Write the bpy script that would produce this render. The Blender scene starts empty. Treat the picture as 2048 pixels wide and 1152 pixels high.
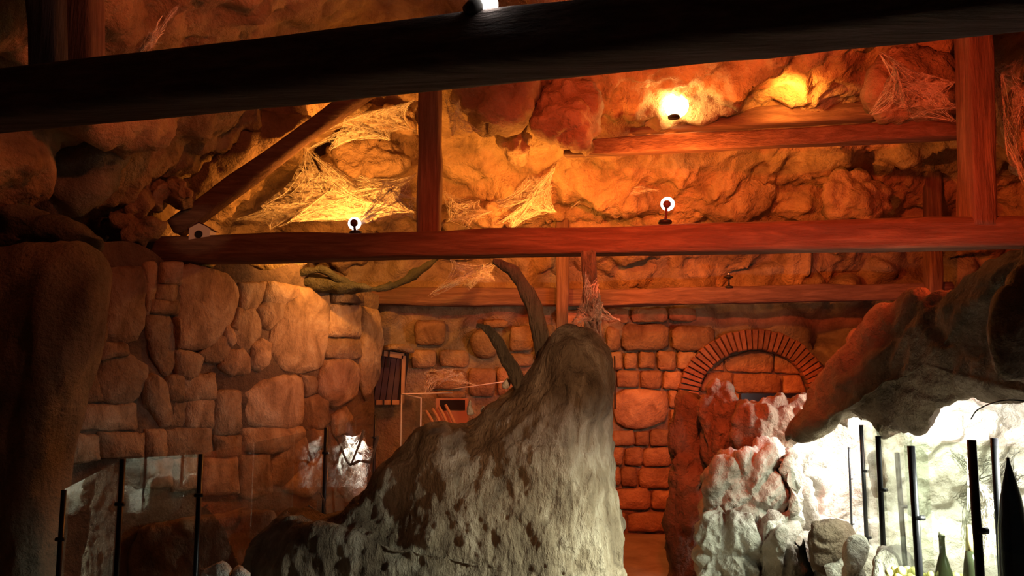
import bpy, math, random
import numpy as np
from mathutils import Vector, Matrix

random.seed(7)
RNG = np.random.default_rng(7)
SC = bpy.context.scene
COL = SC.collection

# ------------------------------------------------------------------ camera, world, exposure, lights
F = 1607.0
PITCH = math.radians(6.9)
EYE = np.array([0.0, 0.0, 1.7])
cam = bpy.data.cameras.new('camera')
cam.sensor_width = 36.0
cam.lens = F / 2048.0 * 36.0
cam.clip_start = 0.05
cam_o = bpy.data.objects.new('camera', cam)
cam_o.location = EYE
cam_o.rotation_euler = (math.pi / 2 + PITCH, 0, 0)
COL.objects.link(cam_o)
SC.camera = cam_o

W = bpy.data.worlds.new('world')
SC.world = W
W.use_nodes = True
W.node_tree.nodes['Background'].inputs[0].default_value = (0.55, 0.62, 0.9, 1)
W.node_tree.nodes['Background'].inputs[1].default_value = 0.006

SC.view_settings.view_transform = 'Standard'
SC.view_settings.look = 'None'
SC.view_settings.gamma = 1.0
SC.view_settings.use_curve_mapping = False
SC.view_settings.exposure = 0.0
SC.cycles.use_denoising = True
SC.cycles.max_bounces = 6
SC.cycles.diffuse_bounces = 3
SC.cycles.glossy_bounces = 3
SC.cycles.transparent_max_bounces = 12
SC.cycles.sample_clamp_indirect = 4.0

_R = np.array([1.0, 0, 0])
_FW = np.array([0, math.cos(PITCH), math.sin(PITCH)])
_UP = np.array([0, -math.sin(PITCH), math.cos(PITCH)])


def ray(px, py):
    return _FW + (px - 1024.0) / F * _R + (576.0 - py) / F * _UP


def P(px, py, D):
    """world point seen at photo pixel (px, py), at distance D along the hall"""
    d = ray(px, py)
    return EYE + d * (D / d[1])


AMBER = (1.0, 0.36, 0.055)
ORANGE = (1.0, 0.23, 0.035)
RED = (1.0, 0.105, 0.025)
WHITE = (1.0, 0.99, 0.93)
WARM = (1.0, 0.70, 0.40)


def light(name, kind, loc, power, color, target=None, angle=100, blend=0.6, radius=0.05, size=None, spread=180):
    L = bpy.data.lights.new(name, kind)
    L.energy = power
    L.color = color
    if kind == 'SPOT':
        L.spot_size = math.radians(angle)
        L.spot_blend = blend
    if kind == 'AREA':
        L.shape = 'RECTANGLE'
        L.size, L.size_y = size
        L.spread = math.radians(spread)
    else:
        L.shadow_soft_size = radius
    o = bpy.data.objects.new(name, L)
    o.location = loc
    if target is not None:
        o.rotation_euler = (Vector(target) - Vector(loc)).to_track_quat('-Z', 'Y').to_euler()
    COL.objects.link(o)
    return o


# lamps on the beams, shining at the rock roof and the back of the hall
light('light_amber_lamp', 'SPOT', P(700, 432, 6.8), 205, AMBER, P(640, 330, 8.6), 160, 0.8, 0.04)
light('light_orange_lamp', 'SPOT', P(1345, 398, 6.75), 190, ORANGE, P(1420, 380, 9), 150, 0.8, 0.04)
light('light_web_lamp', 'POINT', P(1080, 430, 7.75), 62, AMBER, radius=0.03)
light('light_upper_lamp', 'SPOT', P(1352, 212, 7.2), 110, ORANGE, P(1330, 330, 5.0), 165, 0.9, 0.05)
light('light_upper_glow', 'POINT', P(1385, 170, 7.6), 26, AMBER, radius=0.05)
light('light_rock_lamp', 'SPOT', P(1578, 199, 7.2), 40, AMBER, P(1600, 150, 8.3), 140, 0.8, 0.03)
light('light_roof_left', 'SPOT', P(700, -130, 3.6), 55, (1.0, 0.16, 0.04), P(480, 180, 6.0), 140, 0.9, 0.06)
light('light_red_left', 'SPOT', P(1100, -90, 3.3), 200, RED, P(1120, 760, 8.5), 62, 0.8, 0.06)
light('light_red_right', 'SPOT', P(1420, -110, 3.1), 720, RED, P(1600, 580, 8.5), 96, 0.8, 0.06)
light('light_red_wall', 'SPOT', (-0.15, 7.0, 2.75), 45, (1.0, 0.17, 0.035), P(600, 800, 7.6), 62, 0.9, 0.05)
light('light_red_side', 'SPOT', P(2150, 330, 3.4), 90, RED, P(1500, 800, 7.5), 120, 0.8, 0.06)
light('light_orange_hall', 'SPOT', P(1240, 520, 8.2), 42, (1.0, 0.17, 0.03), P(1440, 720, 9.5), 92, 0.9, 0.05)
# unseen warm wall lamp behind the middle beam, then the front beam's white halogen
light('light_wall_lamp', 'SPOT', (0.25, 7.05, 2.66), 165, (1.0, 0.43, 0.15), P(560, 605, 7.6), 40, 0.9, 0.05)
light('light_birdhouse_spot', 'SPOT', P(990, -6, 3.25), 70, (1.0, 0.62, 0.36), P(398, 460, 6.5), 7, 0.6, 0.02)  # narrow warm spot added at the halogen to brighten the birdhouse
light('light_white_lamp_glow', 'POINT', P(1008, -8, 3.2), 3.0, (1.0, 0.85, 0.75), radius=0.02)
# daylight tubes in the glass cases
light('light_case_back', 'AREA', (2.75, 5.35, 1.72), 100, WHITE, (2.6, 5.9, 0.6), size=(0.9, 0.3))
light('light_case_tube', 'AREA', (2.75, 4.0, 1.72), 38, WHITE, (2.6, 4.1, 0.0), size=(0.4, 1.6))
light('light_case_front', 'AREA', (2.18, 3.0, 1.42), 52, WHITE, (0.62, 4.3, 0.35), size=(0.12, 0.4), spread=62)
light('light_case_rocks', 'AREA', (2.1, 4.3, 1.40), 6, WHITE, (1.5, 5.1, 0.8), size=(0.2, 0.2), spread=110)
# warm fill spot added behind the camera to brighten the mound
light('light_mound_fill', 'SPOT', (0.9, -1.2, 2.3), 620, (1.0, 0.50, 0.23), P(1090, 790, 4.6), 23, 1.0, 0.15)
light('light_reflection_rock', 'SPOT', P(705, 830, 6.9), 45, WHITE, P(705, 960, 7.05), 50, 0.5, 0.03)  # spot added to whiten the rock that stands in for a glass reflection

# ------------------------------------------------------------------ noise


def _h(i, j, k, s):
    n = (i.astype(np.int64) * 374761393 + j.astype(np.int64) * 668265263 + k.astype(np.int64) * 2147483647 + s * 1274126177) & 0xFFFFFFFF
    n = ((n ^ (n >> 13)) * 1274126177) & 0xFFFFFFFF
    n = ((n ^ (n >> 16)) * 2246822519) & 0xFFFFFFFF
    return ((n ^ (n >> 15)) & 0xFFFFFF) / float(0xFFFFFF)


def vnoise(p, s=0):
    f = np.floor(p)
    t = p - f
    t = t * t * t * (t * (t * 6 - 15) + 10)
    i, j, k = f[:, 0], f[:, 1], f[:, 2]
    r = 0
    for a in (0, 1):
        wa = t[:, 0] if a else 1 - t[:, 0]
        for b in (0, 1):
            wb = t[:, 1] if b else 1 - t[:, 1]
            for c in (0, 1):
                wc = t[:, 2] if c else 1 - t[:, 2]
                r = r + wa * wb * wc * _h(i + a, j + b, k + c, s)
    return r * 2 - 1


def fbm(p, oct=4, s=0, gain=0.5):
    a, r = 1.0, 0
    for o in range(oct):
        r = r + a * vnoise(p * (2.03 ** o) + 17.3 * o, s + o)
        a *= gain
    return r


def ridged(p, oct=3, s=0):
    a, r = 1.0, 0
    for o in range(oct):
        r = r + a * (1 - np.abs(vnoise(p * (2.1 ** o) + 9.1 * o, s + o)))
        a *= 0.5
    return r


def cells(p, s=0):
    f = np.floor(p)
    d1 = np.full(len(p), 9.0)
    d2 = np.full(len(p), 9.0)
    idv = np.zeros(len(p))
    for a in (-1, 0, 1):
        for b in (-1, 0, 1):
            for c in (-1, 0, 1):
                g = f + np.array([a, b, c])
                q = np.stack([_h(g[:, 0], g[:, 1], g[:, 2], s + m) for m in (1, 2, 3)], 1) + g
                d = np.sqrt(((q - p) ** 2).sum(1))
                idn = _h(g[:, 0], g[:, 1], g[:, 2], s + 9)
                near = d < d1
                d2 = np.where(near, d1, np.minimum(d2, d))
                idv = np.where(near, idn, idv)
                d1 = np.where(near, d, d1)
    return d1, d2, idv


def sstep(a, b, x):
    t = np.clip((x - a) / (b - a), 0, 1)
    return t * t * (3 - 2 * t)


def pillow(p, s=0, w=0.35):
    q = p + 0.35 * np.stack([vnoise(p * 1.3 + 5, s), vnoise(p * 1.3 + 11, s + 1), vnoise(p * 1.3 + 23, s + 2)], 1)
    d1, d2, idv = cells(q, s)
    return sstep(0, w, d2 - d1) * (0.55 + 0.45 * idv) + 0.25 * (0.6 - d1)


# ------------------------------------------------------------------ materials
M = {}


def nt(name):
    m = bpy.data.materials.new(name)
    m.use_nodes = True
    return m, m.node_tree.nodes, m.node_tree.links, m.node_tree.nodes['Principled BSDF']


def rock_mat(name, c1, c2, c3, scale=2.0, bump=0.5, stretch=(1, 1, 1), rough=0.85, vary=0.25, fine=28.0, spec=0.25, dist=0.05):
    m, n, l, b = nt(name)
    tc = n.new('ShaderNodeTexCoord')
    mp = n.new('ShaderNodeMapping')
    mp.inputs['Scale'].default_value = stretch
    l.new(tc.outputs['Object'], mp.inputs[0])
    oi = n.new('ShaderNodeObjectInfo')
    ad = n.new('ShaderNodeVectorMath')
    ad.operation = 'ADD'
    sc = n.new('ShaderNodeVectorMath')
    sc.operation = 'SCALE'
    sc.inputs[0].default_value = (13, 7, 19)
    l.new(oi.outputs['Random'], sc.inputs['Scale'])
    l.new(mp.outputs[0], ad.inputs[0])
    l.new(sc.outputs[0], ad.inputs[1])
    n1 = n.new('ShaderNodeTexNoise')
    n1.inputs['Scale'].default_value = scale
    n1.inputs['Detail'].default_value = 6
    n1.inputs['Roughness'].default_value = 0.62
    n1.inputs['Distortion'].default_value = 0.6
    l.new(ad.outputs[0], n1.inputs['Vector'])
    r = n.new('ShaderNodeValToRGB')
    e = r.color_ramp.elements
    e[0].position, e[0].color = 0.30, (*c1, 1)
    e[1].position, e[1].color = 0.72, (*c3, 1)
    mid = e.new(0.5)
    mid.color = (*c2, 1)
    l.new(n1.outputs['Fac'], r.inputs[0])
    hsv = n.new('ShaderNodeHueSaturation')
    mr = n.new('ShaderNodeMapRange')
    mr.inputs['To Min'].default_value = 1 - vary
    mr.inputs['To Max'].default_value = 1 + vary
    l.new(oi.outputs['Random'], mr.inputs['Value'])
    l.new(mr.outputs[0], hsv.inputs['Value'])
    l.new(r.outputs[0], hsv.inputs['Color'])
    l.new(hsv.outputs[0], b.inputs['Base Color'])
    n2 = n.new('ShaderNodeTexNoise')
    n2.inputs['Scale'].default_value = fine
    n2.inputs['Detail'].default_value = 5
    n2.inputs['Roughness'].default_value = 0.65
    l.new(ad.outputs[0], n2.inputs['Vector'])
    mx = n.new('ShaderNodeMath')
    mx.operation = 'ADD'
    l.new(n1.outputs['Fac'], mx.inputs[0])
    l.new(n2.outputs['Fac'], mx.inputs[1])
    bp = n.new('ShaderNodeBump')
    bp.inputs['Strength'].default_value = bump
    bp.inputs['Distance'].default_value = dist
    l.new(mx.outputs[0], bp.inputs['Height'])
    l.new(bp.outputs[0], b.inputs['Normal'])
    b.inputs['Roughness'].default_value = rough
    b.inputs['Specular IOR Level'].default_value = spec
    M[name] = m
    return m


def plain(name, col, rough=0.5, metal=0.0, spec=0.5, noise=0.0, ns=12):
    m, n, l, b = nt(name)
    b.inputs['Base Color'].default_value = (*col, 1)
    b.inputs['Roughness'].default_value = rough
    b.inputs['Metallic'].default_value = metal
    b.inputs['Specular IOR Level'].default_value = spec
    t = n.new('ShaderNodeTexNoise')
    t.inputs['Scale'].default_value = ns
    t.inputs['Detail'].default_value = 4
    tc = n.new('ShaderNodeTexCoord')
    l.new(tc.outputs['Object'], t.inputs['Vector'])
    mr = n.new('ShaderNodeMapRange')
    mr.inputs['To Min'].default_value = 1 - noise
    mr.inputs['To Max'].default_value = 1 + noise
    l.new(t.outputs['Fac'], mr.inputs['Value'])
    h = n.new('ShaderNodeHueSaturation')
    h.inputs['Color'].default_value = (*col, 1)
    l.new(mr.outputs[0], h.inputs['Value'])
    l.new(h.outputs[0], b.inputs['Base Color'])
    M[name] = m
    return m


def emit(name, col, strength):
    m, n, l, b = nt(name)
    b.inputs['Base Color'].default_value = (0.8, 0.8, 0.8, 1)
    b.inputs['Emission Color'].default_value = (*col, 1)
    b.inputs['Emission Strength'].default_value = strength
    M[name] = m
    return m


def glass(name, tint, refl=1.5, rough=0.0, film=0.0):
    """thin pane: tinted see-through sheet with a Fresnel reflection and a little dust"""
    m, n, l, b = nt(name)
    n.remove(b)
    out = [x for x in n if x.type == 'OUTPUT_MATERIAL'][0]
    tr = n.new('ShaderNodeBsdfTransparent')
    tr.inputs[0].default_value = (*tint, 1)
    gl = n.new('ShaderNodeBsdfGlossy')
    gl.inputs['Roughness'].default_value = rough
    fr = n.new('ShaderNodeFresnel')
    fr.inputs['IOR'].default_value = refl
    mx = n.new('ShaderNodeMixShader')
    ge = n.new('ShaderNodeNewGeometry')
    inv = n.new('ShaderNodeMath')
    inv.operation = 'SUBTRACT'
    inv.inputs[0].default_value = 1.0
    l.new(ge.outputs['Backfacing'], inv.inputs[1])
    mu = n.new('ShaderNodeMath')
    mu.operation = 'MULTIPLY'
    l.new(fr.outputs[0], mu.inputs[0])
    l.new(inv.outputs[0], mu.inputs[1])
    l.new(mu.outputs[0], mx.inputs[0])
    l.new(tr.outputs[0], mx.inputs[1])
    l.new(gl.outputs[0], mx.inputs[2])
    df = n.new('ShaderNodeBsdfDiffuse')
    df.inputs[0].default_value = (0.75, 0.8, 0.74, 1)
    tx = n.new('ShaderNodeTexNoise')
    tx.inputs['Scale'].default_value = 3.0
    tx.inputs['Detail'].default_value = 5
    tc = n.new('ShaderNodeTexCoord')
    mp = n.new('ShaderNodeMapping')
    mp.inputs['Scale'].default_value = (2, 2, 0.5)
    l.new(tc.outputs['Object'], mp.inputs[0])
    l.new(mp.outputs[0], tx.inputs['Vector'])
    mr = n.new('ShaderNodeMapRange')
    mr.inputs['From Min'].default_value = 0.35
    mr.inputs['From Max'].default_value = 0.75
    mr.inputs['To Max'].default_value = film
    l.new(tx.outputs['Fac'], mr.inputs['Value'])
    m2 = n.new('ShaderNodeMixShader')
    l.new(mr.outputs[0], m2.inputs[0])
    l.new(mx.outputs[0], m2.inputs[1])
    l.new(df.outputs[0], m2.inputs[2])
    l.new(m2.outputs[0], out.inputs[0])
    M[name] = m
    return m


rock_mat('roof_rock', (0.15, 0.09, 0.048), (0.36, 0.235, 0.12), (0.54, 0.37, 0.2), 2.2, 1.0, vary=0.12, fine=16)
rock_mat('hung_rock', (0.18, 0.115, 0.065), (0.34, 0.22, 0.125), (0.5, 0.36, 0.22), 2.4, 1.0, vary=0.2, fine=18)
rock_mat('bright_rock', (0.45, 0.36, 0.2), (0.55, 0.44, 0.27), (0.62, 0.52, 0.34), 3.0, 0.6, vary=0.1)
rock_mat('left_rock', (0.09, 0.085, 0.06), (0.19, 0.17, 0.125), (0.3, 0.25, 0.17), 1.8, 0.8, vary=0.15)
rock_mat('dark_rock', (0.03, 0.032, 0.022), (0.06, 0.06, 0.04), (0.11, 0.10, 0.07), 2.5, 0.9)
rock_mat('wall_stone', (0.17, 0.11, 0.06), (0.38, 0.26, 0.15), (0.56, 0.45, 0.30), 4.0, 0.8, (1.2, 1.2, 0.8), vary=0.34, fine=20)
rock_mat('mortar', (0.09, 0.065, 0.045), (0.18, 0.125, 0.08), (0.28, 0.2, 0.13), 4.0, 0.8)
rock_mat('back_stone', (0.24, 0.12, 0.055), (0.40, 0.22, 0.105), (0.54, 0.33, 0.16), 5.0, 0.8, vary=0.28, fine=26)
rock_mat('back_plaster', (0.16, 0.1, 0.06), (0.34, 0.24, 0.14), (0.5, 0.38, 0.24), 3.0, 0.9, vary=0.0)
rock_mat('brick_clay', (0.26, 0.10, 0.055), (0.34, 0.14, 0.08), (0.42, 0.2, 0.12), 9.0, 0.5, vary=0.2)
rock_mat('mound_rock', (0.085, 0.058, 0.037), (0.22, 0.165, 0.11), (0.44, 0.37, 0.28), 3.6, 1.0, (1.8, 1.8, 0.7), vary=0.05, fine=24, dist=0.05)
rock_mat('case_rock', (0.25, 0.21, 0.16), (0.50, 0.46, 0.39), (0.66, 0.63, 0.56), 4.0, 0.9, vary=0.15, fine=18, dist=0.05)
rock_mat('overhang_rock', (0.10, 0.07, 0.048), (0.22, 0.155, 0.105), (0.36, 0.27, 0.19), 2.6, 1.0, vary=0.1)
rock_mat('floor_earth', (0.22, 0.15, 0.09), (0.30, 0.22, 0.14), (0.38, 0.28, 0.18), 3.0, 0.4)
rock_mat('wood_x', (0.10, 0.05, 0.03), (0.16, 0.085, 0.055), (0.26, 0.15, 0.095), 3.0, 0.9, (0.5, 6, 6), vary=0.12, fine=9, dist=0.02)
rock_mat('wood_z', (0.10, 0.05, 0.03), (0.16, 0.085, 0.055), (0.26, 0.15, 0.095), 3.0, 0.9, (6, 6, 0.5), vary=0.12, fine=9, dist=0.02)
rock_mat('shaded_wood_x', (0.035, 0.025, 0.022), (0.07, 0.05, 0.045), (0.12, 0.09, 0.08), 3.0, 0.9, (0.5, 6, 6), vary=0.05, fine=9, dist=0.02)  # darker copy of the beam wood, its lack of light put into the colour
rock_mat('shaded_wood_z', (0.035, 0.025, 0.022), (0.07, 0.05, 0.045), (0.12, 0.09, 0.08), 3.0, 0.9, (6, 6, 0.5), vary=0.05, fine=9, dist=0.02)  # same shade-darkened wood with upright grain
rock_mat('bark', (0.1, 0.08, 0.055), (0.2, 0.16, 0.11), (0.32, 0.26, 0.18), 6.0, 1.0, (3, 3, 0.6), vary=0.1)
rock_mat('bone', (0.55, 0.52, 0.45), (0.68, 0.65, 0.57), (0.78, 0.76, 0.7), 6.0, 0.5)
plain('web', (0.78, 0.72, 0.62), 0.9, spec=0.1, noise=0.1)
def veil_mat():
    m, n, l, b = nt('veil')
    out = [x for x in n if x.type == 'OUTPUT_MATERIAL'][0]
    b.inputs['Base Color'].default_value = (0.62, 0.55, 0.46, 1)
    b.inputs['Roughness'].default_value = 0.95
    tr = n.new('ShaderNodeBsdfTransparent')
    mx = n.new('ShaderNodeMixShader')
    tc = n.new('ShaderNodeTexCoord')
    mp = n.new('ShaderNodeMapping')
    mp.inputs['Scale'].default_value = (5, 5, 9)
    tx = n.new('ShaderNodeTexNoise')
    tx.inputs['Scale'].default_value = 2.4
    tx.inputs['Detail'].default_value = 8
    tx.inputs['Roughness'].default_value = 0.7
    tx.inputs['Distortion'].default_value = 1.2
    mr = n.new('ShaderNodeMapRange')
    mr.inputs['From Min'].default_value = 0.42
    mr.inputs['From Max'].default_value = 0.75
    mr.inputs['To Max'].default_value = 0.8
    l.new(tc.outputs['Object'], mp.inputs[0])
    l.new(mp.outputs[0], tx.inputs['Vector'])
    l.new(tx.outputs['Fac'], mr.inputs['Value'])
    l.new(mr.outputs[0], mx.inputs[0])
    l.new(tr.outputs[0], mx.inputs[1])
    l.new(b.outputs[0], mx.inputs[2])
    l.new(mx.outputs[0], out.inputs[0])
    M['veil'] = m


veil_mat()
plain('black_metal', (0.012, 0.012, 0.014), 0.35, 0.3, 0.5, 0.1)
plain('dark_iron', (0.02, 0.016, 0.014), 0.5, 0.2, 0.4, 0.1)
plain('lamp_metal', (0.10, 0.03, 0.03), 0.5, 0.0, 0.3, 0.1)
plain('painted_wood', (0.78, 0.66, 0.55), 0.6, noise=0.06)
plain('opening_shade', (0.01, 0.008, 0.008), 0.9)  # near black that paints the shade inside openings
plain('shutter_wood', (0.055, 0.03, 0.045), 0.7, noise=0.3)
plain('frame_wood', (0.42, 0.24, 0.13), 0.7, noise=0.25)
plain('corn_yellow', (0.72, 0.66, 0.24), 0.4, noise=0.12)
plain('bottle_glass', (0.010, 0.013, 0.006), 0.12, 0.0, 0.6, 0.2)
plain('bottle_black', (0.012, 0.013, 0.02), 0.15, 0.0, 0.6, 0.2)
plain('gold_foil', (0.55, 0.45, 0.2), 0.35, 0.6, 0.5, 0.3)
plain('cork', (0.6, 0.55, 0.45), 0.8, noise=0.1)
plain('white_cap', (0.75, 0.75, 0.75), 0.5)
emit('bulb_white', (1.0, 0.86, 0.78), 6.0)
emit('bulb_orange', (1.0, 0.62, 0.22), 60.0)
emit('bulb_halogen', (1.0, 0.93, 0.86), 22.0)
glass('rail_glass', (0.96, 0.97, 0.96), 2.8, 0.0, 0.005)
glass('case_glass', (0.89, 0.92, 0.88), 1.45, 0.0, 0.0)
glass('box_glass', (0.86, 0.88, 0.84), 1.5, 0.0, 0.10)

# ------------------------------------------------------------------ object helpers


def props(o, label=None, cat=None, group=None, kind=None):
    if label:
        o['label'] = label
    if cat:
        o['category'] = cat
    if group:
        o['group'] = group
    if kind:
        o['kind'] = kind
    return o


def wloc(o):
    v = np.zeros(3)
    while o is not None:
        v = v + np.array(o.location)
        o = o.parent
    return v


def empty(name, loc, label=None, cat=None, group=None, kind=None):
    o = bpy.data.objects.new(name, None)
    o.empty_display_size = 0.1
    o.location = loc
    COL.objects.link(o)
    return props(o, label, cat, group, kind)


def mk(name, verts, faces, mat, parent=None, smooth=True, origin=None):
    """one mesh object from world-space vertices"""
    v = np.asarray(verts, float)
    if origin is None:
        if parent is not None:
            origin = v.mean(0)
        else:
            origin = np.array([(v[:, 0].min() + v[:, 0].max()) / 2, (v[:, 1].min() + v[:, 1].max()) / 2, v[:, 2].min()])
    origin = np.asarray(origin, float)
    me = bpy.data.meshes.new(name)
    me.from_pydata((v - origin).tolist(), [], faces if isinstance(faces, list) else faces.tolist())
    me.update()
    if smooth:
        me.polygons.foreach_set('use_smooth', np.ones(len(me.polygons), bool))
    me.materials.append(M[mat])
    o = bpy.data.objects.new(name, me)
    if parent is not None:
        o.parent = parent
        o.location = origin - wloc(parent)
    else:
        o.location = origin
    COL.objects.link(o)
    return o


def normals(v, faces):
    """area-weighted vertex normals of a quad/tri list"""
    v = np.asarray(v)
    n = np.zeros_like(v)
    tri = []
    for f in faces:
        for i in range(1, len(f) - 1):
            tri.append((f[0], f[i], f[i + 1]))
    t = np.array(tri)
    c = np.cross(v[t[:, 1]] - v[t[:, 0]], v[t[:, 2]] - v[t[:, 0]])
    for k in range(3):
        np.add.at(n, t[:, k], c)
    L = np.linalg.norm(n, axis=1, keepdims=True)
    return n / np.maximum(L, 1e-9)


def chaikin(pts, it=1):
    for _ in range(it):
        out = []
        for i in range(len(pts)):
            a, b = pts[i], pts[(i + 1) % len(pts)]
            out += [a * 0.75 + b * 0.25, a * 0.25 + b * 0.75]
        pts = np.array(out)
    return pts


def resample(pts, n):
    p = np.vstack([pts, pts[:1]])
    s = np.r_[0, np.cumsum(np.linalg.norm(np.diff(p, axis=0), axis=1))]
    t = np.linspace(0, s[-1], n, endpoint=False)
    return np.stack([np.interp(t, s, p[:, k]) for k in range(3)], 1)


def pill(outline, nrm, front, back, n=14, rings=(0.9, 0.55), p=2.6, center=None, smooth=1, flat=0.5):
    """closed lump: an outline in space, raised to both sides along nrm"""
    o = resample(chaikin(np.asarray(outline, float), smooth) if smooth else np.asarray(outline, float), n)
    c = o.mean(0) if center is None else np.asarray(center, float)
    nrm = np.asarray(nrm, float)
    nrm = nrm / np.linalg.norm(nrm)
    V = [o]
    F_ = []
    hh = lambda t: (1 - t ** p) ** flat
    for t in rings:
        V.append(c + (o - c) * t + nrm * front * hh(t))
    V.append((c + nrm * front)[None])
    nr = len(rings)
    for r in range(nr):
        a, b = r * n, (r + 1) * n
        for i in range(n):
            j = (i + 1) % n
            F_.append((a + i, a + j, b + j, b + i))
    ctr = (nr + 1) * n
    for i in range(n):
        F_.append((nr * n + i, nr * n + (i + 1) % n, ctr))
    base = ctr + 1
    if back > 0:
        for t in rings:
            V.append(c + (o - c) * t - nrm * back * hh(t))
        V.append((c - nrm * back)[None])
        for r in range(nr):
            a = 0 if r == 0 else base + (r - 1) * n
            b = base + r * n
            for i in range(n):
                j = (i + 1) % n
                F_.append((a + j, a + i, b + i, b + j))
        ctr2 = base + nr * n
        a = base + (nr - 1) * n
        for i in range(n):
            F_.append((a + (i + 1) % n, a + i, ctr2))
    V = np.vstack(V)
    # make the front face outwards along nrm
    f0 = F_[n * nr]
    fn = np.cross(V[f0[1]] - V[f0[0]], V[f0[2]] - V[f0[0]])
    if fn @ nrm < 0:
        F_ = [tuple(reversed(f)) for f in F_]
    return V, F_


def px_outline(pts, D):
    return np.array([P(q[0], q[1], q[2] if len(q) > 2 else D) for q in pts])


def rough(V, F_, amp, freq, seed, stretch=(1, 1, 1), kind='mix'):
    N = normals(V, F_)
    q = V * np.array(stretch) * freq
    if kind == 'mix':
        d = 0.6 * fbm(q, 4, seed) + 0.7 * (pillow(q * 1.1, seed + 40) - 0.5)
    elif kind == 'fold':
        d = 0.8 * fbm(q, 4, seed) + 0.6 * (ridged(q * 0.8, 3, seed + 5) - 1.0)
    else:
        d = fbm(q, 4, seed)
    d = d + 0.22 * fbm(V * freq * 4.3 * np.array(stretch), 3, seed + 71)
    return V + N * (amp * d)[:, None]


def boulder(name, pts, D, front, back, mat, parent=None, n=56, k=12, amp=0.05, freq=3.0, seed=1, nrm=None, center=None,
            p=2.4, flat=0.5, kind='mix', stretch=(1, 1, 1), smooth=2):
    o = px_outline(pts, D)
    if nrm is None:
        c = o.mean(0)
        nrm = EYE - c
        nrm[2] *= 0.3
    ctr = None if center is None else P(*center)
    rings = tuple(np.linspace(1, 0, k + 2)[1:-1] ** 0.8)
    V, F_ = pill(o, nrm, front, back, n, rings, p, ctr, smooth, flat)
    V = rough(V, F_, amp, freq, seed, stretch, kind)
    return mk(name, V, F_, mat, parent)


def tube(pts, rad, sides=8, cap=True):
    """tapered tube through points; rad scalar or list"""
    pts = np.asarray(pts, float)
    n = len(pts)
    rad = np.full(n, rad) if np.isscalar(rad) else np.asarray(rad, float)
    T = np.gradient(pts, axis=0)
    T /= np.linalg.norm(T, axis=1, keepdims=True) + 1e-12
    ref = np.array([0, 0, 1.0]) if abs(T[0][2]) < 0.8 else np.array([1.0, 0, 0])
    V = []
    for i in range(n):
        a = np.cross(T[i], ref)
        a /= np.linalg.norm(a) + 1e-12
        b = np.cross(T[i], a)
        for s in range(sides):
            th = 2 * math.pi * s / sides
            V.append(pts[i] + rad[i] * (math.cos(th) * a + math.sin(th) * b))
    F_ = []
    for i in range(n - 1):
        for s in range(sides):
            t = (s + 1) % sides
            F_.append((i * sides + s, i * sides + t, (i + 1) * sides + t, (i + 1) * sides + s))
    if cap:
        F_.append(tuple(reversed(range(sides))))
        F_.append(tuple(range((n - 1) * sides, n * sides)))
    return np.array(V), F_


def spline(ctrl, n):
    c = np.asarray(ctrl, float)
    c = np.vstack([2 * c[0] - c[1], c, 2 * c[-1] - c[-2]])
    out = []
    m = len(c) - 3
    for u in np.linspace(0, m - 1e-6, n):
        i = int(u)
        t = u - i
        a, b, d, e = c[i], c[i + 1], c[i + 2], c[i + 3]
        out.append(0.5 * ((2 * b) + (-a + d) * t + (2 * a - 5 * b + 4 * d - e) * t * t + (-a + 3 * b - 3 * d + e) * t ** 3))
    return np.array(out)


def join(parts):
    V, F_, k = [], [], 0
    for v, f in parts:
        V.append(np.asarray(v))
        F_ += [tuple(i + k for i in q) for q in f]
        k += len(v)
    return np.vstack(V), F_


def boxvf(c, sx, sy, sz, rot=0.0):
    v = np.array([(x, y, z) for x in (-.5, .5) for y in (-.5, .5) for z in (-.5, .5)]) * (sx, sy, sz)
    R = np.array([[math.cos(rot), -math.sin(rot), 0], [math.sin(rot), math.cos(rot), 0], [0, 0, 1]])
    return v @ R.T + np.asarray(c), [(0, 1, 3, 2), (4, 6, 7, 5), (0, 4, 5, 1), (2, 3, 7, 6), (0, 2, 6, 4), (1, 5, 7, 3)]


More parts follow.
